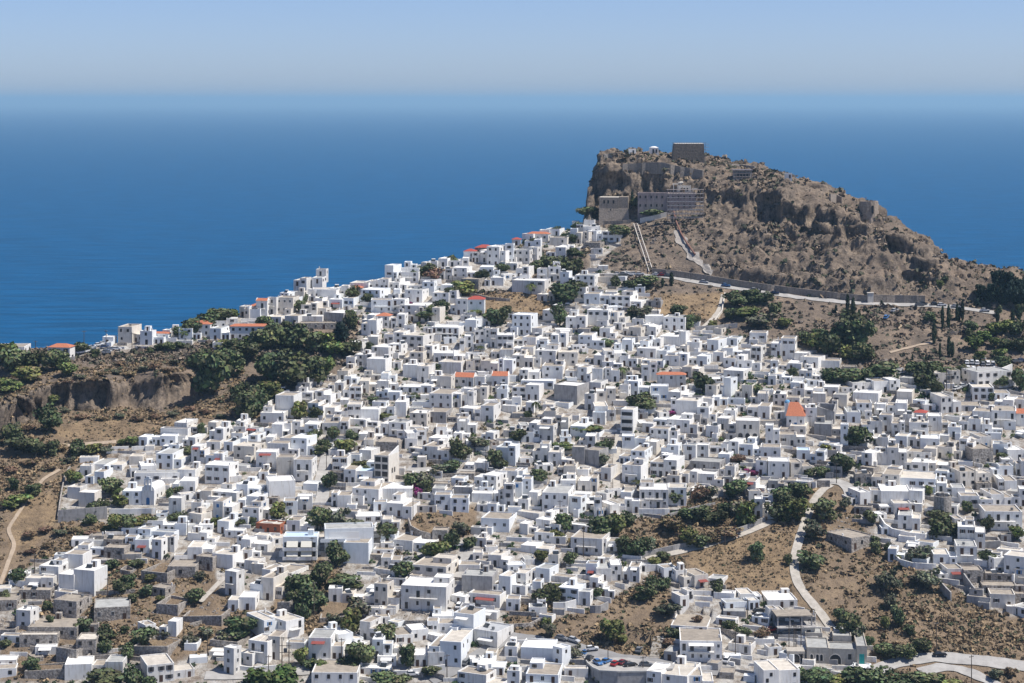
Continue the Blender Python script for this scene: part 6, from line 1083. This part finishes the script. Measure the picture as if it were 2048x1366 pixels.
for it in POLES.split(';'):
    px, py, h = (float(v) for v in it.split())
    if h == 0: continue
    P = hit(px, py); H = h/(F/P.y); rt = empty('utility_pole', P, random.uniform(-.6,.6))
    b = MB(); b.bar((0,0,-1), (0,0,H), (.16,.10), 0, 7); b.build('post', M['wood'], rt)
    b = MB(); b.box(-.9,.9,-.06,.06,H-.6,H-.45); cr = b.build('crossarm', M['wood'], rt); b = MB()
    for x in (-.8,-.3,.3,.8): b.bar((x,0,H-.45), (x,0,H-.25), .06, 0, 5)
    b.build('insulators', M['kerb'], cr); reg(rt, 'wooden utility pole', px, py-h/2, 'utility pole', 'wooden utility poles of the town')
for (xa, xb, py, h) in ((564,578,1336,62),(1893,1902,782,46)):
    A, B2 = hit(xa, py), hit(xb, py); H = h/(F/A.y); rt = empty('transformer_stand', A); v = B2-A; v.z = 0; b = MB()
    for q in (Vector(), v): b.bar(q-Vector((0,0,2)), q+Vector((0,0,H)), (.18,.13), 0, 7)
    b.build('posts', M['wood'], rt); b = MB()
    for f in (.5,.72,.97): b.bar(-v*.35+Vector((0,0,H*f)), v*1.35+Vector((0,0,H*f)), .1)
    b.build('crossarms', M['wood'], rt); b = MB(); b.box(-.5,.5,-.4,.4,0,1.2); b.build('transformer', M['rail'], rt, v*.5+Vector((0,0,H*.5+.1))); reg(rt, 'twin-pole transformer stand', xa, py-h/2, 'transformer stand', 'twin-pole transformers')

# ground cut away inside the houses so that no slope pokes through a roof
me = bpy.data.objects['hillside'].data
for (hx, hy, hw, hd, th, a0, a1, t0, t1, hh_) in HOUSES:
    if hd < 1: continue
    rr = math.hypot(hw, hd)+1; jj = np.where(np.abs(DG-(hy+hd/2)) < rr)[0]
    if not len(jj): continue
    i0 = int(((hx-rr)*F/hy+CX-PXG[0])/PXS)-1; i1 = int(((hx+rr)*F/hy+CX-PXG[0])/PXS)+2; i0 = max(i0,0); i1 = min(i1, ni)
    if i1 <= i0: continue
    S_ = V[i0:i1, jj[0]:jj[-1]+1]; dx = S_[...,0]-hx; dy = S_[...,1]-hy; lx = dx*math.cos(th)+dy*math.sin(th); ly = -dx*math.sin(th)+dy*math.cos(th)
    ins = (np.abs(lx) < hw/2-.05) & (ly > .05) & (ly < hd-.05); zc = CAMH-hy*(t1-HY)/F
    S_[...,2] = np.where(ins, np.minimum(S_[...,2], zc+max(.3, hh_-1.1)), S_[...,2])
me.vertices.foreach_set('co', np.ascontiguousarray(V.reshape(-1,3), np.float32).ravel()); me.update()

# ------------------------------------------------------------------ far houses as one object
me = bpy.data.meshes.new('far_houses'); me.from_pydata(SINK.v, [], SINK.f)
for k in SINK.mats: me.materials.append(k)
me.polygons.foreach_set('material_index', SINK.m); me.update()
tag(link('far_houses', me), 'mass of small distant white flat-roofed houses filling the town', 'houses', None, 'stuff')

# ------------------------------------------------------------------ sea
def sea_material():
    m = bpy.data.materials.new('sea_water'); m.use_nodes = True; nt = m.node_tree; N = nt.nodes; L = nt.links; b = N['Principled BSDF']
    b.inputs['Base Color'].default_value = SEA_COL; b.inputs['Roughness'].default_value = .45; b.inputs['Specular IOR Level'].default_value = .03
    g = N.new('ShaderNodeNewGeometry'); hs_ = []
    for sc, st in (((.012,.05,1),.9),((.05,.16,1),.5)):
        mp = N.new('ShaderNodeMapping'); mp.inputs['Scale'].default_value = sc; mp.inputs['Rotation'].default_value = (0,0,.12)
        nz = N.new('ShaderNodeTexNoise'); nz.inputs['Scale'].default_value = 1; nz.inputs['Detail'].default_value = 5; nz.inputs['Roughness'].default_value = .6
        L.new(g.outputs['Position'], mp.inputs['Vector']); L.new(mp.outputs['Vector'], nz.inputs['Vector']); hs_.append(nz.outputs['Fac'])
    ad = N.new('ShaderNodeMath'); ad.operation = 'ADD'; L.new(hs_[0], ad.inputs[0]); L.new(hs_[1], ad.inputs[1])
    bp = N.new('ShaderNodeBump'); bp.inputs['Strength'].default_value = 1; bp.inputs['Distance'].default_value = 2.2; L.new(ad.outputs[0], bp.inputs['Height']); L.new(bp.outputs['Normal'], b.inputs['Normal'])
    r = N.new('ShaderNodeValToRGB'); r.color_ramp.elements[0].position = .4; r.color_ramp.elements[1].position = .62
    r.color_ramp.elements[0].color = tuple(x*.76 for x in SEA_COL[:3])+(1,); r.color_ramp.elements[1].color = tuple(x*1.15 for x in SEA_COL[:3])+(1,)
    L.new(hs_[0], r.inputs['Fac']); L.new(r.outputs['Color'], b.inputs['Base Color'])
    return m
SEA_COL = (.0006,.070,.180,1)
b = MB(); b.face([(-90000,600,0),(90000,600,0),(90000,200000,0),(-90000,200000,0)]); tag(b.build('sea', sea_material()), 'deep blue open sea', None, None, 'structure')
# haze over land and sea
m = bpy.data.materials.new('sea_air'); m.use_nodes = True; N = m.node_tree.nodes; N.remove(N['Principled BSDF']); pv = N.new('ShaderNodeVolumePrincipled')
pv.inputs['Color'].default_value = (.45,.755,1,1); pv.inputs['Density'].default_value = 4.8e-5; pv.inputs['Anisotropy'].default_value = .1
m.node_tree.links.new(pv.outputs['Volume'], N['Material Output'].inputs['Volume'])
b = MB(); b.box(-91000,91000,-300,201000,-13.5,330); o = b.build('haze', m); tag(o, 'thin sea haze', 'haze', None, 'stuff')

# ------------------------------------------------------------------ light, sky, camera
S = Vector((.58,-.10,1.0)).normalized()                   # towards the sun: from the right, a little behind the town
sun = bpy.data.lights.new('sun', 'SUN'); sun.energy = 5.0; sun.angle = R(.53); sun.color = (1,.955,.89); so = bpy.data.objects.new('sun', sun); COL.objects.link(so); so.rotation_euler = S.to_track_quat('Z','Y').to_euler()
wd = bpy.data.worlds.new('World'); SC.world = wd; wd.use_nodes = True; N = wd.node_tree.nodes; L = wd.node_tree.links
sk = N.new('ShaderNodeTexSky'); sk.sky_type = 'NISHITA'; sk.sun_disc = False; sk.sun_elevation = math.asin(S.z); sk.sun_rotation = math.atan2(S.x, S.y)
sk.altitude = 200; sk.air_density = .65; sk.dust_density = .56; sk.ozone_density = 10
bg = N['Background']; bg.inputs['Strength'].default_value = .136; tn = N.new('ShaderNodeMix'); tn.data_type = 'RGBA'; tn.blend_type = 'MULTIPLY'; tn.inputs[0].default_value = 1; tn.inputs[7].default_value = (.95,.82,.815,1)
L.new(sk.outputs['Color'], tn.inputs[6]); L.new(tn.outputs[2], bg.inputs['Color'])
cam = bpy.data.cameras.new('camera'); cam.sensor_width = 36; cam.lens = 36*F/2048; cam.shift_y = -(683-HY)/2048; cam.clip_start = 1; cam.clip_end = 300000
co = bpy.data.objects.new('camera', cam); COL.objects.link(co); co.location = cam_o; co.rotation_euler = (R(90),0,0); SC.camera = co
vs = SC.view_settings; vs.view_transform = 'Standard'; vs.look = 'None'; vs.exposure = .25; vs.gamma = 1
SC.cycles.max_bounces = 6; SC.cycles.diffuse_bounces = 5; SC.cycles.glossy_bounces = 2; SC.cycles.volume_bounces = 0; SC.cycles.transparent_max_bounces = 4

# ------------------------------------------------------------------ labels: look, then place beside the nearest landmark
import re
ORD = ['nearest','second','third','fourth','fifth','sixth','seventh','eighth','ninth','tenth','eleventh','twelfth']
def sector(dx, dy):
    a = math.degrees(math.atan2(-dy*1.25, dx)) % 360
    return ['right of','upper right of','above','upper left of','left of','lower left of','below','lower right of'][int(((a+22.5) % 360)//45)]
bins = {}
for (o, desc, px, py) in REG:
    best = min(LM, key=lambda l: (l[1]-px)**2+((l[2]-py)*1.25)**2); dx, dy = px-best[1], py-best[2]
    bins.setdefault((desc, best[0], sector(dx, dy)), []).append((math.hypot(dx, dy), o.name, o))
for (desc, ln, sc), v in bins.items():
    v.sort(key=lambda t: t[:2])
    for i, (_, _, o) in enumerate(v):
        if len(v) == 1: o['label'] = '%s, %s %s' % (desc, sc, ln)
        elif len(re.sub('[-,]', ' ', desc+ln).split()) > 11: o['label'] = '%s, %s %s %s' % (desc.replace('-storey',' storey').replace(' house with ', ' house, '), ORD[min(i, 11)], sc, ln)
        else: o['label'] = '%s, %s %s %s' % (desc, ORD[min(i, 11)], sc, ln)
